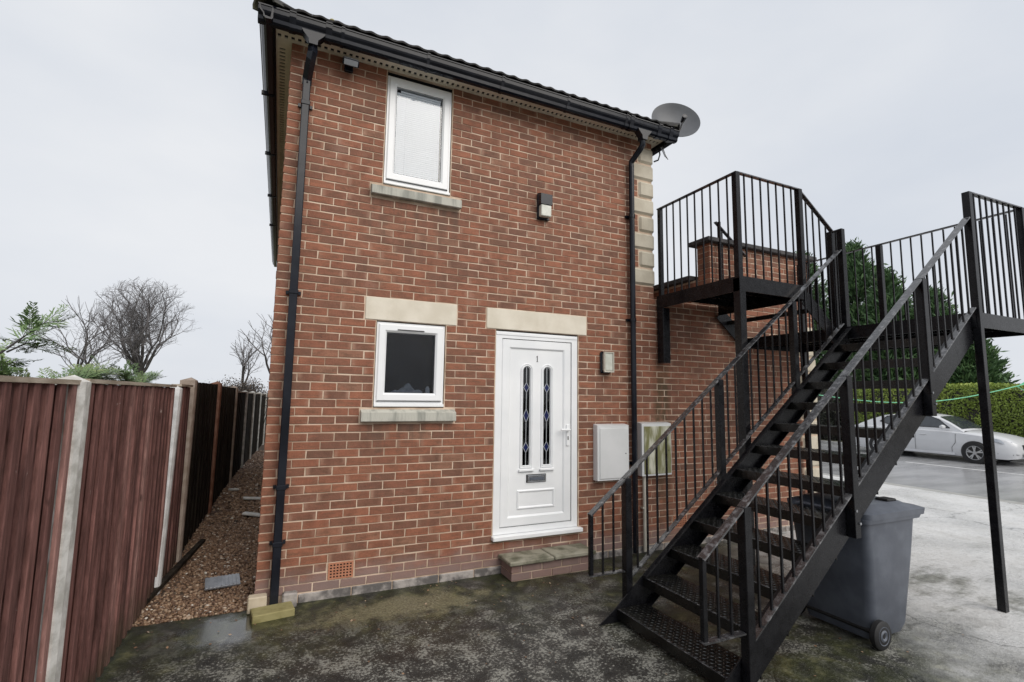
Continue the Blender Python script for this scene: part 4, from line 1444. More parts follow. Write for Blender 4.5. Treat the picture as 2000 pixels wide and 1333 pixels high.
postbox(LX1 - .02, -1.16, LZ - .1, RT)
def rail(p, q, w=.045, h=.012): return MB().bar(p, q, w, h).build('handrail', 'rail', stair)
rail((xn, yrN, RT), (LX1 - .02, yrN, RT + .03))
rail((LX1 - .02, yrN, RT + .02), (LX1 - .02, -.09, RT))
for k in range(1, 9):
    x = xn + (LX1 - .02 - xn) * k / 9; bal((x, yrN, LZ), (x, yrN, RT + .02))
n = 22
for k in range(1, n):
    y = yrN + (-.09 - yrN) * k / n
    if abs(y + 1.16) > .05: bal((LX1 - .02, y, LZ), (LX1 - .02, y, RT))
# link between the two flights
yP = -1.21
postbox(xn, yP, LZ - .12, RT)
rail((xn, yrF, RT - .006), (xn, yP, RT - .006)); bal((xn, (yrF + yP) / 2 + .0, LZ), (xn, (yrF + yP) / 2, RT))
# upper platform
PX0, PX1, PYN = 4.27, 5.29, -1.25
MB().box(PX0, PX1, PYN, -.03, PZ - .006, PZ).build('platform_plate', 'tread', stair)
for (x0, x1, y0, y1) in ((PX0 - .012, PX1 + .01, PYN - .012, PYN - .0005), (PX0 - .012, PX0 - .0005, PYN, -.03), (PX1 + .0005, PX1 + .0095, PYN, -.03)):
    MB().box(x0, x1, y0, y1, PZ - .145, PZ + .010).build('platform_beam', 'steel', stair)
for y in (-.35, -.65, -.95): MB().box(PX0, PX1, y - .003, y + .003, PZ - .09, PZ - .0065).build('platform_joist', 'steel', stair)
pcx0, pcy = PX0 + .03, PYN + .028
RP = 4.15
postbox(pcx0, pcy, 0, PZ - .0065, .042, name='support_post')
postbox(pcx0, pcy, PZ, RP)
postbox(pcx0, -.07, PZ, RP, .025)
postbox(PX1 - .005, pcy, PZ, RP)
MB().cbox(PX0 - .012, PX0 + .095, -.14, -.03, 2.20, PZ - .146, .004).build('wall_leg', 'steel', stair)
rail((pcx0, -.03, RP), (pcx0, pcy - .02, RP)); rail((pcx0, pcy, RP + .001), (PX1 + .03, pcy, RP + .001))
for k in range(1, 10):
    y = -.07 + (pcy + .07) * k / 10; bal((pcx0, y, PZ), (pcx0, y, RP))
for k in range(1, 8):
    x = pcx0 + (PX1 - .005 - pcx0) * k / 8; bal((x, pcy, PZ), (x, pcy, RP))
# short upper flight
for y in (-1.235, -.045):
    MB().bar((PX1 + .01, y, PZ - .12), (LX0 + .01, y, LZ - .11), .012, .17).build('stringer', 'steel', stair)
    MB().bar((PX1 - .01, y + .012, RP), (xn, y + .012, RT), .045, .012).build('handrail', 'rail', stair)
    for k in range(1, 5):
        u = k / 5; x = PX1 + (xn - PX1) * u; z = RP + (RT - RP) * u; bal((x, y + .012, z - 1.13), (x, y + .012, z))
postbox(PX1 + .03, -.06, PZ - .1, RP, .018)
t = MB().box(PX1 + .14, PX1 + .40, -1.228, -.052, (LZ + PZ) / 2 - .006, (LZ + PZ) / 2).box(PX1 + .134, PX1 + .14, -1.228, -.052, (LZ + PZ) / 2 - .05, (LZ + PZ) / 2)
t.build('tread', 'tread', stair)

# ------------------------------------------------------------------ wheelie bin
bn = thing('wheelie_bin', 'dark grey wheelie bin with black wheel standing under the stair', 'bin', (4.35, -2.17, 0))
bt = MB()
def ring(mb, x0, x1, y0, y1, z, c):
    i = len(mb.v)
    pts = []
    for (cx_, cy_, a0) in ((x1 - c, y1 - c, 0), (x0 + c, y1 - c, 90), (x0 + c, y0 + c, 180), (x1 - c, y0 + c, 270)):
        for k in range(4):
            t = R(a0 + 30 * k); pts.append((cx_ + c * math.cos(t), cy_ + c * math.sin(t), z))
    mb.v += pts
    return list(range(i, i + len(pts)))
def loft(mb, rings):
    for a, b in zip(rings, rings[1:]):
        n = len(a)
        for k in range(n): mb.f.append((a[k], a[(k + 1) % n], b[(k + 1) % n], b[k]))
    mb.f.append(tuple(rings[0][::-1])); mb.f.append(tuple(rings[-1]))
rs = [ring(bt, 4.14, 4.56, -2.40, -1.90, .03, .05), ring(bt, 4.12, 4.575, -2.43, -1.88, .10, .06), ring(bt, 4.09, 4.66, -2.455, -1.855, .60, .055), ring(bt, 4.06, 4.70, -2.465, -1.845, .87, .05), ring(bt, 4.055, 4.705, -2.468, -1.842, .90, .05)]
loft(bt, rs)
bt.build('bin_body', 'bin', bn, smooth=True)
rim = MB(); loft(rim, [ring(rim, 4.04, 4.74, -2.485, -1.825, .875, .04), ring(rim, 4.04, 4.76, -2.49, -1.82, .905, .04)])
rim.build('bin_rim', 'bin', bn, smooth=True)
lid = MB(); loft(lid, [ring(lid, 4.05, 4.80, -2.492, -1.818, .900, .05), ring(lid, 4.05, 4.81, -2.497, -1.813, .945, .05), ring(lid, 4.09, 4.76, -2.46, -1.85, .962, .06), ring(lid, 4.11, 4.70, -2.42, -1.89, .972, .06), ring(lid, 4.13, 4.66, -2.40, -1.91, .990, .06)])
lid = lid.build('bin_lid', 'bin', bn, smooth=True)
for y in (-2.33, -1.99): MB().cbox(4.50, 4.62, y - .05, y + .05, .985, 1.008, .008).build('lid_rib', 'rubber', lid)
MB().tube([(4.03, -2.36, .93), (4.01, -2.30, .95), (4.01, -2.0, .95), (4.03, -1.94, .93)], .014, 8).build('bin_handle', 'bin', bn)
MB().tube([(4.13, -2.50, .10), (4.13, -1.80, .10)], .018, 10).build('axle', 'rubber', bn)
for y in (-2.475, -1.835):
    w_ = MB().lathe([(.03, -.026), (.088, -.026), (.100, -.016), (.100, .016), (.088, .026), (.03, .026), (.03, -.026)], (4.13, y, .10), 'y', 28).build('wheel', 'rubber', bn, smooth=True)
    MB().lathe([(.001, -.016), (.030, -.032), (.048, -.022), (.064, -.028), (.068, -.018), (.068, .018), (.001, .018)], (4.13, y, .10), 'y', 24).build('hub', 'bin', w_, smooth=True)

# ------------------------------------------------------------------ silver car
car = thing('parked_car', 'silver saloon car parked at the far kerb in front of the hedge', 'car', (20.75, 4.9, ROAD_Z))
# car space: s along length from nose, w across, h up. nose points to -Y, near side faces -X
CX, NY = 20.78, 2.55
def cp(s, w, h): return (CX + w, NY + s, ROAD_Z + h)
# stations: s, half width at sill, at belt, belt height, centre top height, bottom height
STN = [(0.00, .52, .50, .58, .62, .30), (.06, .66, .64, .67, .71, .22), (.22, .80, .76, .76, .81, .19), (.50, .88, .83, .835, .905, .19), (.95, .905, .86, .89, .97, .19), (1.35, .905, .865, .925, 1.005, .19), (1.60, .90, .87, .94, 1.015, .19),
       (2.2, .905, .87, .955, 1.01, .19), (3.0, .905, .87, .975, 1.02, .19), (3.6, .905, .87, .99, 1.03, .19), (4.1, .895, .85, 1.0, 1.06, .19), (4.5, .86, .80, 1.0, 1.05, .20), (4.75, .76, .70, .95, 1.0, .26), (4.83, .62, .60, .86, .90, .32)]
cb_ = MB()
rows_ = []
for (s, ws, wb, hb, ht, h0) in STN:
    hm = h0 + (hb - h0) * .55
    pr = [(-ws * .94, h0), (-ws * .985, h0 + .10), (-ws - .01, hm - .10), (-ws * .995, hm + .06), (-wb, hb - .02), (-wb + .05, hb + .012), (-wb * .5, ht - .012), (0, ht), (wb * .5, ht - .012), (wb - .05, hb + .012), (wb, hb - .02), (ws * .995, hm + .06), (ws + .01, hm - .10), (ws * .985, h0 + .10), (ws * .94, h0)]
    i = len(cb_.v); cb_.v += [cp(s, w, h) for w, h in pr]; rows_.append((i, len(pr)))
for (a, n), (b, _) in zip(rows_, rows_[1:]):
    for k in range(n):
        cb_.f.append((a + k, b + k, b + (k + 1) % n, a + (k + 1) % n))
cb_.f.append(tuple(range(rows_[0][0], rows_[0][0] + rows_[0][1]))); cb_.f.append(tuple(range(rows_[-1][0] + rows_[-1][1] - 1, rows_[-1][0] - 1, -1)))
cb_.fix = True
body = cb_.build('car_body', 'carpaint', car, smooth=True)
# greenhouse
GH = [(1.22, .80, .985, .80, .99), (1.62, .80, 1.02, .70, 1.24), (1.95, .81, 1.02, .63, 1.41), (2.4, .81, 1.02, .61, 1.485), (3.1, .81, 1.03, .60, 1.48), (3.65, .80, 1.04, .60, 1.40), (4.10, .78, 1.04, .66, 1.23), (4.45, .76, 1.04, .74, 1.06)]
gh = MB(); rr = []
for (s, wb, hb, wt, ht) in GH:
    pr = [(-wb, hb - .06), (-wt - (wb - wt) * .12, ht - .05), (-wt + .07, ht - .008), (0, ht + .012), (wt - .07, ht - .008), (wt + (wb - wt) * .12, ht - .05), (wb, hb - .06)]
    i = len(gh.v); gh.v += [cp(s, w, h) for w, h in pr]; rr.append((i, len(pr)))
for (a, n), (b, _) in zip(rr, rr[1:]):
    for k in range(n - 1): gh.f.append((a + k, b + k, b + k + 1, a + k + 1))
gh.fix = True
gh.build('car_roof', 'carpaint', car, smooth=True)
def ghw(s, h, side, out=.006):
    for p, q in zip(GH, GH[1:]):
        if p[0] <= s <= q[0]:
            u = (s - p[0]) / (q[0] - p[0]); wb, hb, wt, ht = [p[k] + (q[k] - p[k]) * u for k in (1, 2, 3, 4)]
            lo, hi = hb - .06, ht - .05; wt2 = wt + (wb - wt) * .12
            w = wb + (wt2 - wb) * (h - lo) / max(.05, hi - lo)
            return cp(s, side * (w + out), h)
    return cp(s, side * .7, h)
for side in (-1, 1):
    for nm_, poly in (('front_side_window', [(1.60, 1.05), (2.50, 1.06), (2.50, 1.42), (2.15, 1.405), (1.90, 1.30)]), ('rear_side_window', [(2.60, 1.06), (3.40, 1.075), (3.72, 1.17), (3.50, 1.36), (3.20, 1.405), (2.60, 1.42)])):
        t = MB(); i = 0
        c_s = sum(p[0] for p in poly) / len(poly); c_h = sum(p[1] for p in poly) / len(poly)
        t.v.append(ghw(c_s, c_h, side)); t.v += [ghw(s, h, side) for s, h in poly]
        n = len(poly); t.f += [(0, 1 + k, 1 + (k + 1) % n) for k in range(n)]
        t.build(nm_, 'carglass', car)
        trm = MB(); pts = [ghw(s, h, side, .008) for s, h in poly]; trm.tube(pts + [pts[0]], .012, 5, cap=False); trm.build('window_trim', 'darktrim', car)
ws_ = MB()
def wsp(s, f):
    for p, q in zip(GH, GH[1:]):
        if p[0] <= s <= q[0]:
            u = (s - p[0]) / (q[0] - p[0]); wt, ht = p[3] + (q[3] - p[3]) * u, p[4] + (q[4] - p[4]) * u
            return cp(s - .008, f * (wt - .07), ht + .012 - .02 * f * f + .008)
G_ = [1.30, 1.48, 1.65, 1.80, 1.94]
for a, b in zip(G_, G_[1:]):
    for f0, f1 in ((-1, -.5), (-.5, 0), (0, .5), (.5, 1)): ws_.quad(wsp(a, f0), wsp(a, f1), wsp(b, f1), wsp(b, f0))
ws_.build('windscreen', 'carglass', car)
def body_w(s, h):
    for p, q in zip(STN, STN[1:]):
        if p[0] <= s <= q[0]:
            u = (s - p[0]) / (q[0] - p[0]); ws1, wb1, hb1 = [p[k] + (q[k] - p[k]) * u for k in (1, 2, 3)]
            return ws1 + .008 if h < .62 else ws1 + (wb1 - ws1) * min(1, (h - .62) / max(.05, hb1 - .62))
    return .8
for sd_ in (-1, 1):
    for s0 in (1.42, 2.54, 3.55):     # shut lines
        MB().tube([cp(s0 + (.10 if h < .5 and s0 < 2 else 0) , sd_ * (body_w(s0, h) + .001), h) for h in (.30, .45, .6, .75, .88)], .006, 4).build('door_gap', 'darktrim', car)
    for s0 in (2.22, 3.22):
        MB().cbox(*sorted((CX + sd_ * (body_w(s0, .8) + .0), CX + sd_ * (body_w(s0, .8) + .028))), NY + s0, NY + s0 + .19, ROAD_Z + .79, ROAD_Z + .825, .008).build('door_handle', 'carpaint', car)
    MB().cbox(*sorted((CX + sd_ * .865, CX + sd_ * .90)), NY + 1.45, NY + 3.35, ROAD_Z + .20, ROAD_Z + .27, .01).build('sill_trim', 'carpaint', car)
    mr = MB(); mr.lathe([(.001, -.10), (.055, -.085), (.075, 0), (.06, .085), (.001, .10)], (0, 0, 0), 'x', 14); mr.xf(Matrix.Translation(cp(1.70, sd_ * .99, 1.08)) @ Matrix.Diagonal((1, .9, 1, 1)))
    mr.tube([cp(1.70, sd_ * .86, 1.03), cp(1.70, sd_ * .95, 1.05)], .025, 6); mr.build('wing_mirror', 'carpaint', car, smooth=True)
    # headlight wrapping the corner
    hl = MB(); P = [(.10, .62), (.12, .71), (.42, .80), (.70, .83), (.60, .73), (.30, .66)]
    pts = [cp(s, sd_ * (body_w(s, h) + .012 - (.03 if s < .2 else 0)), h) for s, h in P]
    hl.v += pts + [cp(.35, sd_ * (body_w(.35, .7) + .026), .70)]; hl.f += [(k, (k + 1) % 6, 6) for k in range(6)]
    hl.build('headlight', 'lens', car)
    ap = MB(); P = [(.10, .33), (.08, .47), (.30, .46), (.42, .35)]
    ap.quad(*[cp(s, sd_ * (body_w(s, h) - .008), h) for s, h in P]); ap.build('air_intake', 'darktrim', car)
    for ns, s0 in (('front', .93), ('rear', 3.67)):
        # arch: dark disc recess and painted lip
        cxw = CX + sd_ * .80
        MB().lathe([(.001, 0), (.355, 0), (.355, sd_ * .122), (.001, sd_ * .122)], (cxw, NY + s0, ROAD_Z + .335), 'x', 32).build('wheel_arch', 'darktrim', car)
        wl = MB().lathe([(.19, sd_ * .01), (.315, .0), (.328, sd_ * .03), (.328, sd_ * .13), (.315, sd_ * .15), (.215, sd_ * .155), (.205, sd_ * .12)], (cxw, NY + s0, ROAD_Z + .328), 'x', 36).build('wheel', 'rubber', car, smooth=True)
        MB().lathe([(.205, sd_ * .10), (.222, sd_ * .150), (.212, sd_ * .158), (.195, sd_ * .13)], (cxw, NY + s0, ROAD_Z + .328), 'x', 36).build('rim', 'alloy', wl, smooth=True)
        sp_ = MB(); 
        for k in range(5):
            for dv in (-.16, .16):
                t_ = 2 * math.pi * k / 5 + .3
                sp_.bar((cxw + sd_ * .145, NY + s0 + .05 * math.cos(t_), ROAD_Z + .328 + .05 * math.sin(t_)), (cxw + sd_ * .140, NY + s0 + .205 * math.cos(t_ + dv), ROAD_Z + .328 + .205 * math.sin(t_ + dv)), .032, .02, (1, 0, 0))
        sp_.lathe([(.001, sd_ * .155), (.05, sd_ * .152), (.06, sd_ * .13)], (cxw, NY + s0, ROAD_Z + .328), 'x', 16)
        sp_.build('spokes', 'alloy', wl)
gri = MB(); gri.quad(cp(.012, -.36, .50), cp(.012, .36, .50), cp(.03, .40, .635), cp(.03, -.40, .635)); gri.xf(Matrix.Translation((0, -.03, 0))); gri.build('grille', 'darktrim', car)
MB().bar(cp(-.03, -.36, .59), cp(-.03, .36, .59), .02, .03).build('grille_bar', 'chrome', car)
lg = MB(); lg.quad(cp(-.005, -.42, .28), cp(-.005, .42, .28), cp(-.01, .46, .38), cp(-.01, -.46, .38)); lg.xf(Matrix.Translation((0, -.03, 0))); lg.build('lower_grille', 'darktrim', car)

# ------------------------------------------------------------------ hedge, rope, trees
def leaves(centres, normals, size, g_, aspect=.55, jitter=.9):
    """small leaf quads: returns verts, faces"""
    n = len(centres)
    a = g_.normal(size=(n, 3)); a /= np.linalg.norm(a, axis=1, keepdims=True)
    nn = normals + jitter * a; nn /= np.linalg.norm(nn, axis=1, keepdims=True)
    b = np.cross(nn, g_.normal(size=(n, 3))); b /= np.linalg.norm(b, axis=1, keepdims=True)
    c = np.cross(nn, b)
    sz = size * g_.uniform(.6, 1.3, (n, 1))
    v = np.stack([centres - b * sz, centres - c * sz * aspect, centres + b * sz, centres + c * sz * aspect], 1)
    return v.reshape(-1, 3), np.arange(4 * n).reshape(n, 4)

def hedge():
    g_ = np.random.default_rng(11)
    root = thing('hedge', 'clipped green privet hedge behind the parked silver car', 'hedge', (23.4, 6, 0))
    x0, x1, y0, y1 = 22.6, 24.2, -3.0, 9.2
    def top(y): return 2.45 + .045 * np.sin(y * 1.3) + .03 * np.sin(y * 3.1 + 1) - .012 * (y - 5)
    MB().box(x0 + .12, x1 - .12, y0, y1, 0, 2.2).build('inner_branches', 'bark', root)
    n = 46000
    y = y0 + (y1 - y0) * g_.random(n) ** 1.2
    face = g_.random(n)
    z = g_.uniform(.1, 1, n) * top(y)
    bump_ = .09 * np.sin(y * 2.3 + z * 2) * np.sin(z * 3.1 + y) + .05 * np.sin(y * 7 + z * 5)
    P = np.stack([np.full(n, x0) + bump_ + g_.uniform(0, .14, n), y, z], 1)
    Nn = np.tile(np.array([-1., 0, .25]), (n, 1))
    tp = face > .70
    P[tp, 0] = g_.uniform(x0, x1, tp.sum()); P[tp, 2] = top(y[tp]) + .05 * np.sin(P[tp, 0] * 5 + y[tp] * 4) - g_.uniform(0, .08, tp.sum()); Nn[tp] = (0, 0, 1)
    # gaps low down, bare stems
    low_ = (P[:, 2] < .7) & (g_.random(n) < .55) & ~tp
    P, Nn, tpk = P[~low_], Nn[~low_], tp[~low_]
    v, f = leaves(P, Nn, .040, g_)
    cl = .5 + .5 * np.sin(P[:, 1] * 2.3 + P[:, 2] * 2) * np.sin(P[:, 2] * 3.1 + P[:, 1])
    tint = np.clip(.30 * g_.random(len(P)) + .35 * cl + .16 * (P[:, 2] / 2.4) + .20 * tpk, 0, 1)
    me = numpy_mesh('foliage', v, f, 4, 'hedge_leaf', np.repeat(tint, 4))
    stuff(link('foliage', me, root))
    MB().build
    return root
hedge()
def dark_shrub():
    g_ = np.random.default_rng(23)
    root = thing('evergreen_shrub', 'very dark evergreen shrub past the left end of the privet hedge', 'shrub', (23.2, 12, 0))
    T = Tubes(); P = []; Nn = []
    for k in range(420):
        p = np.array([23.4 + g_.normal() * .5, 9.6 + 5.4 * g_.random(), 0.0])
        q = p + [g_.normal() * .5 - .3, g_.normal() * .5, g_.uniform(.5, 3.0)]
        T.add(p, q, .02, .006)
        m = 34
        t = g_.uniform(.15, 1.05, m)[:, None]
        P.append(p + (q - p) * t + g_.normal(size=(m, 3)) * .20); Nn.append(np.tile(np.array([-.7, 0, .6]), (m, 1)))
    P = np.concatenate(P); Nn = np.concatenate(Nn); P[:, 2] = np.maximum(P[:, 2], .03)
    v, f = leaves(P, Nn, .060, g_)
    stuff(link('foliage', numpy_mesh('foliage', v, f, 4, 'shrub_leaf', np.repeat(np.clip(g_.random(len(P)), 0, 1), 4)), root))
    stuff(T.build('branches', 'bark', root, 3))
DARK_SHRUB = dark_shrub
# rope slung across
rp = MB(); a, b = Vector((14.5, 8.6, 1.98)), Vector((13.9, -1.8, 2.72))
pts = [a + (b - a) * (k / 12) + Vector((0, 0, -.16 * math.sin(math.pi * k / 12))) for k in range(13)]
rp = thing('rope', 'thin bright green rope slung across in front of the hedge', 'rope', (8.6, -.65, 0))
E_ = Vector((10.0, -1.365, 2.081))
a = Vector((7.262, .06, 1.87))
pts = [a + (E_ - a) * (k / 14) + Vector((0, 0, -.20 * math.sin(math.pi * k / 14))) for k in range(15)]
MB().tube(pts, .0065, 6).build('rope_line', 'rope', rp)
MB().tube([E_ + Vector((-.05, .02, .02)), E_ + Vector((-.12, .10, -.06)), E_ + Vector((-.03, .05, -.12)), E_ + Vector((-.01, 0, .02))], .010, 6).build('rope_knot', 'rope', rp)
gp = MB().cbox(9.98, 10.06, -1.40, -1.32, -.1, 2.25, .008)
tag(gp.build('washing_line_post', 'metal_galv'), 'slim metal post holding the far end of the green rope', 'post')


class Tubes:
    """many thin tapered three or four sided twigs collected as arrays"""
    def __init__(s): s.a = []; s.b = []; s.ra = []; s.rb = []
    def add(s, a, b, ra, rb): s.a.append(a); s.b.append(b); s.ra.append(ra); s.rb.append(rb)
    def build(s, name, mat, parent, n=3):
        A = np.array([tuple(x) for x in s.a]); B = np.array([tuple(x) for x in s.b]); ra = np.array(s.ra)[:, None]; rb = np.array(s.rb)[:, None]
        d = B - A; d /= np.linalg.norm(d, axis=1, keepdims=True) + 1e-9
        ref = np.where(np.abs(d[:, 2:3]) > .9, np.array([[1., 0, 0]]), np.array([[0., 0, 1]]))
        u = np.cross(d, ref); u /= np.linalg.norm(u, axis=1, keepdims=True) + 1e-9; w = np.cross(d, u)
        V = []
        for k in range(n):
            t = 2 * math.pi * k / n; V.append(A + (u * math.cos(t) + w * math.sin(t)) * ra)
        for k in range(n):
            t = 2 * math.pi * k / n; V.append(B + (u * math.cos(t) + w * math.sin(t)) * rb)
        V = np.stack(V, 1)
        m = len(A); F = []
        base = (np.arange(m) * 2 * n)[:, None]
        for k in range(n):
            j = (k + 1) % n; F.append(np.concatenate([base + k, base + j, base + n + j, base + n + k], 1))
        me = numpy_mesh(name, V.reshape(-1, 3), np.stack(F, 1).reshape(-1, 4), 4, mat)
        return link(name, me, parent)


def bare_tree(base, h, spread, seed, label, stems=3, depth=6, twig=.010, group='bare winter trees', lowfork=.22, r0=None, round_crown=0):
    rd_ = random.Random(seed)
    root = thing('bare_tree', label, 'tree', base, group)
    T, C = Tubes(), Tubes()
    base = Vector(base)
    r0 = r0 or h * .022
    def grow(p, d, L, r_, lev):
        n = 3 if lev < 3 else 2
        for k in range(n):
            g0 = .04 if lev == 0 else .15
            jit = Vector((rd_.gauss(0, g0), rd_.gauss(0, g0), rd_.gauss(0, .08)))
            d2 = (d + jit + Vector((0, 0, (.0, .16, .10, .06, 0, 0, 0, 0)[lev]))).normalized()
            q = p + d2 * (L / n)
            rn = r_ * (1 - .28 * (k + 1) / n) if lev else r_ * (1 - .2 * (k + 1) / n)
            (T if lev < 2 else C).add(p, q, r_ * (1 - .28 * k / n), rn)
            # side shoots
            if lev >= 1 and lev < depth and rd_.random() < .75:
                s_ = Vector((rd_.gauss(0, 1), rd_.gauss(0, 1), rd_.gauss(.25, .5))).normalized()
                grow(q, (d2 * .75 + s_ * .75).normalized(), L * rd_.uniform(.45, .7), rn * .5, lev + 1)
            p, d = q, d2
        if lev < depth:
            for k in range(2 if lev else stems):
                s_ = Vector((rd_.gauss(0, 1), rd_.gauss(0, 1), rd_.gauss(.2, .4))).normalized()
                f = spread * (.55 if lev else .42)
                grow(p, (d + s_ * f).normalized(), L * rd_.uniform(.62, .85), max(twig * .5, r_ * (.60 if lev else (.38 if stems > 4 else .6))), lev + 1)
    trunk_h = h * lowfork
    grow(base, Vector((0, 0, 1)), trunk_h, r0, 0)
    # rescale so that the crown reaches the wanted height
    top = max(p.z for p in C.b) - base.z
    k = h / top
    if round_crown:
        cz, rz, rx = h * .56 / k, h * .44 / k, h * round_crown / k
        def pull(p):
            d = p - base - Vector((0, 0, cz)); q = math.sqrt((d.x ** 2 + d.y ** 2) / rx ** 2 + (d.z / rz) ** 2)
            if q > .85 and d.z > -rz * .6:
                f = (.85 + (1 - math.exp(-(q - .85) * 1.6)) * .36) / q
                return base + Vector((0, 0, cz)) + d * f
            return p
        for t in (T, C): t.a = [pull(p) for p in t.a]; t.b = [pull(p) for p in t.b]
    for t in (T, C):
        t.a = [base + (p - base) * k for p in t.a]; t.b = [base + (p - base) * k for p in t.b]
        t.ra = [max(twig * .6, r_) for r_ in t.ra]; t.rb = [max(twig * .4, r_) for r_ in t.rb]
    T.build('trunk', 'bark', root, 5)
    stuff(C.build('crown', 'twig', root, 3))
    return root

DARK_SHRUB()
bare_tree((-7.7, 34, -.1), 9.5, 1.25, 5, 'large round-crowned bare tree standing beyond the fence', stems=9, depth=6, twig=.0042, lowfork=.15, r0=.28, round_crown=.40)
bare_tree((-8.9, 26, -.1), 6.3, 1.2, 21, 'small crooked bare tree left of the large round one', stems=3, depth=4, twig=.009, lowfork=.30, r0=.09)
bare_tree((-7.9, 25, -.1), 5.4, 1.3, 33, 'low twisted bare tree just left of the large tree trunk', stems=2, depth=4, twig=.009, lowfork=.34, r0=.10)
bare_tree((-2.7, 40, -.1), 6.6, 1.2, 8, 'slender bare tree above the far end of the dark fence', stems=4, depth=4, twig=.014, lowfork=.25, r0=.13)
bare_tree((-.4, 38, -.1), 8.2, 1.2, 14, 'bare tree half hidden behind the left corner of the house', stems=4, depth=4, twig=.014, lowfork=.22, r0=.16)
bare_tree((34, 3.9, -.1), 7.0, 1.2, 9, 'pale bare tree seen right of the dark conifers', stems=4, depth=4, twig=.012, lowfork=.2, r0=.12)


def conifer(base, h, rad, seed, label, n_br=520, mat='conifer_leaf', group='tall dark conifers', size=.15):
    g_ = np.random.default_rng(seed)
    root = thing('conifer', label, 'tree', base, group)
    base = np.array(base, float)
    T = Tubes(); P = []; D = []; tint = []
    MB().tube([tuple(base), tuple(base + [0, 0, h * .5]), tuple(base + [.05, 0, h * .97])], [rad * .09, rad * .05, .01], 7).build('trunk', 'bark', root)
    for k in range(n_br):
        u = g_.random() ** .85
        z = h * (.04 + .94 * u)
        r_ = rad * (1 - u ** 1.5) * g_.uniform(.65, 1.12) + .12
        az = g_.uniform(0, 2 * math.pi)
        d = np.array([math.cos(az), math.sin(az), g_.uniform(.15, .75) + .5 * u])
        p0 = base + [0, 0, z]
        tip = p0 + d * np.array([r_, r_, r_ * .8])
        T.add(p0, tip, .02, .004)
        cl = g_.random()
        m = int(14 + r_ * 16)
        t = g_.uniform(.35, 1.05, m)[:, None]
        sp = .10 + .22 * (1 - t)
        pt = p0 + (tip - p0) * t + g_.normal(size=(m, 3)) * sp * np.array([1, 1, .6])
        P.append(pt); dd = np.tile(d, (m, 1)) + g_.normal(size=(m, 3)) * .45; dd[:, 2] += .15
        D.append(dd / np.linalg.norm(dd, axis=1, keepdims=True))
        tint.append(np.clip(.12 + .45 * cl + .4 * (t[:, 0] - .5) + g_.normal(size=m) * .10, 0, 1))
    P = np.concatenate(P); D = np.concatenate(D); tint = np.concatenate(tint)
    n = len(P)
    s = np.cross(D, g_.normal(size=(n, 3))); s /= np.linalg.norm(s, axis=1, keepdims=True)
    L = size * g_.uniform(.6, 1.4, (n, 1)); w = L * .24
    v = np.stack([P - D * L, P - s * w, P + D * L, P + s * w], 1).reshape(-1, 3)
    me = numpy_mesh('crown', v, np.arange(4 * n).reshape(n, 4), 4, mat, np.repeat(tint, 4))
    stuff(link('crown', me, root))
    stuff(T.build('branches', 'bark', root, 3))
    return root

for (y, z, r_, x, lab) in ((14.0, 10.4, 2.7, 27.4, 'tall conifer mostly hidden behind the upper stair platform'), (10.9, 10.1, 2.6, 27.0, 'tallest dark conifer right of the upper stair landing'),
                           (9.2, 8.2, 2.0, 26.6, 'second dark conifer, a step lower, behind the stair handrail'), (7.7, 7.0, 1.9, 27.2, 'third dark conifer behind the landing railings'),
                           (6.3, 5.0, 1.45, 26.8, 'lowest dark conifer at the right end of the row')):
    conifer((x, y, 0), z, r_, int(y * 10), lab)

# cypress boughs looking over the fence on the left
def spray(Q, T, tint, p, d, L, g_, dens=13):
    """flat feathery cypress frond: rib plus tapering side twiglets carrying scale leaves"""
    d = d / np.linalg.norm(d)
    s = np.cross(d, [0, 0, 1.0]) + g_.normal(size=3) * .25; s /= np.linalg.norm(s)
    T.add(p, p + d * L, .0035, .001)
    c0 = g_.uniform(.15, .75)
    for k in range(dens):
        u = (k + .4) / dens
        q = p + d * (L * u)
        for sg in (-1, 1):
            l2 = L * (.42 * (1 - u) + .10) * g_.uniform(.7, 1.2)
            dd = d * .8 + s * sg * .75 + g_.normal(size=3) * .12; dd /= np.linalg.norm(dd)
            ww = np.cross(dd, np.cross(d, s)); ww /= np.linalg.norm(ww)
            w = .0065
            Q.append([q, q + dd * l2 * .5 + ww * w, q + dd * l2, q + dd * l2 * .5 - ww * w])
            tint.append(np.clip(c0 + .25 * u + g_.normal() * .1, 0, 1))
            for m in (.35, .65):
                qq = q + dd * l2 * m; d3 = dd * .8 + d * .5 * g_.choice([-1, 1]) + g_.normal(size=3) * .1; d3 /= np.linalg.norm(d3)
                Q.append([qq, qq + d3 * l2 * .2 + ww * w, qq + d3 * l2 * .4, qq + d3 * l2 * .2 - ww * w]); tint.append(np.clip(c0 + .3 * u + .1, 0, 1))
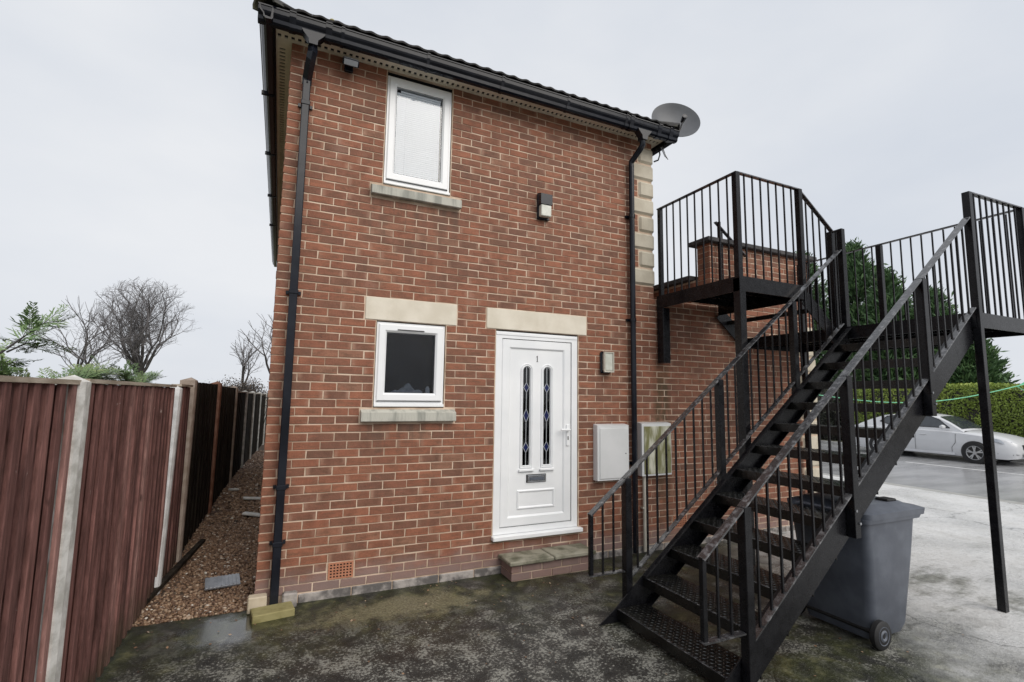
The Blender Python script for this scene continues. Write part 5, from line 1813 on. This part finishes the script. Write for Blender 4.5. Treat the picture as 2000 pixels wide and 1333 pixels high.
def bough_shrub(label, base, limbs, seed, group='cypress boughs over the fence'):
    g_ = np.random.default_rng(seed)
    root = thing('cypress_shrub', label, 'shrub', base, group)
    Q, T, tint = [], Tubes(), []
    br = MB()
    for (p, q, r_, nsp, Ls, bush) in limbs:
        p, q = np.array(p, float), np.array(q, float)
        mid = (p + q) / 2 + [0, 0, .04]
        br.tube([tuple(p), tuple(mid), tuple(q)], [r_, r_ * .75, r_ * .25], 6)
        for k in range(nsp):
            u = g_.uniform(bush, 1.0)
            a = p + (q - p) * u
            d = (q - p) / np.linalg.norm(q - p) * .8 + g_.normal(size=3) * np.array([.55, .6, .30]) + [0, 0, .05]
            spray(Q, T, tint, a, d, Ls * g_.uniform(.6, 1.2), g_)
    br.build('stem', 'bark', root, smooth=True)
    me = numpy_mesh('foliage', np.array(Q).reshape(-1, 3), np.arange(4 * len(Q)).reshape(-1, 4), 4, 'near_leaf', np.repeat(tint, 4))
    stuff(link('foliage', me, root)); stuff(T.build('twigs', 'bark', root, 3))
bough_shrub('cypress bough leaning up to the right above the leftmost fence panel', (-2.0, .0, 0),
            [((-2.0, -.5, .0), (-2.0, -.3, 1.55), .03, 2, .3, .9), ((-2.0, -.3, 1.55), (-2.0, 1.46, 2.44), .014, 13, .34, .70), ((-2.0, .75, 2.08), (-2.05, 1.55, 2.22), .008, 8, .30, .2), ((-2.0, .3, 1.85), (-2.1, 1.2, 2.04), .008, 12, .30, .2), ((-2.0, -.2, 1.6), (-2.05, .55, 2.02), .008, 8, .26, .4)], 4)
bough_shrub('low green cypress tuft peeping over the fence beside the first concrete post', (-2.1, 2.0, 0),
            [((-2.1, 1.8, 0), (-2.1, 1.7, 1.7), .03, 16, .34, .85), ((-2.1, 1.7, 1.6), (-2.0, .6, 1.90), .012, 34, .30, .15), ((-2.1, 1.7, 1.6), (-2.0, 2.9, 1.97), .012, 48, .34, .3), ((-2.1, 2.2, 1.75), (-2.0, 3.5, 1.99), .010, 34, .34, .3)], 6)
bough_shrub('small cypress tuft peeping over the fence before the second post', (-2.1, 5.2, 0),
            [((-2.1, 5.2, 0), (-2.1, 5.1, 1.8), .03, 10, .34, .9), ((-2.1, 5.1, 1.75), (-2.0, 4.3, 2.0), .010, 20, .30, .3), ((-2.1, 5.1, 1.75), (-2.0, 6.1, 2.03), .010, 26, .34, .3)], 7)
# brown brambles over the far fence
def bramble():
    g_ = np.random.default_rng(5)
    root = thing('bramble', 'tangle of brown brambles above the far end of the fence', 'bramble', (-1.3, 14, 0))
    T = Tubes(); P = []
    for k in range(260):
        p = np.array([-1.05 + g_.normal() * .2, 14.8 + g_.uniform(-1.8, 2.2), .3])
        m = p + [g_.normal() * .3, g_.normal() * .4, g_.uniform(1.2, 1.75)]; q = m + [g_.normal() * .3, g_.normal() * .5, g_.uniform(-.5, .2)]
        T.add(p, m, .012, .009); T.add(m, q, .009, .004)
        for t in g_.random(16): P.append(m + (q - m) * t + g_.normal(size=3) * .10)
    stuff(T.build('canes', 'bark', root, 3))
    P = np.array(P); v, f = leaves(P, np.tile(np.array([0., -.5, .5]), (len(P), 1)), .028, g_)
    stuff(link('dead_leaves', numpy_mesh('dead_leaves', v, f, 4, 'brown_leaf', np.repeat(g_.random(len(P)), 4)), root))
bramble()

# far ground rising behind the hedge
hl = MB()
sheet(hl, 60, 260, -60, 160, lambda X, Y: -.2 + 5.2 * min(1, (X - 60) / 60) + .6 * math.sin(Y * .05), 8, 14)
struct('hill', hl, 'hill')

# black sack lying at the corner of the forecourt
sk = thing('rubbish_sack', 'black plastic sack with a pale top lying beyond the stair near the wall end', 'sack', (12.0, 3.55, -.07))
t = MB(); t.lathe([(.001, 0), (.24, .02), (.30, .15), (.24, .30), (.12, .38), (.06, .44), (.001, .46)], (12.0, 3.55, -.07), 'z', 14); t.build('sack_body', 'blacksack', sk, smooth=True)
t = MB(); t.cbox(11.9, 12.1, 3.35, 3.65, .32, .42, .03); t.build('pale_lid', 'debris', sk)

# small litter on the yard: chips of mortar, dead leaves
def litter():
    g_ = np.random.default_rng(17)
    n = 260
    x = g_.uniform(-.75, 5.2, n); y = -.05 - 2.6 * g_.random(n) ** 1.5
    P = np.stack([x, y, g_.uniform(.004, .009, n)], 1)
    v, f = leaves(P, np.tile(np.array([0., 0, 1.]), (n, 1)), .011, g_, .7, .35)
    t = np.clip(g_.beta(1.5, 1.5, n), 0, 1)
    o = link('leaf_litter', numpy_mesh('leaf_litter', v, f, 4, 'pebble', np.repeat(t, 4)))
    tag(stuff(o), 'scattered chips and dead leaves on the wet yard', 'litter')
litter()
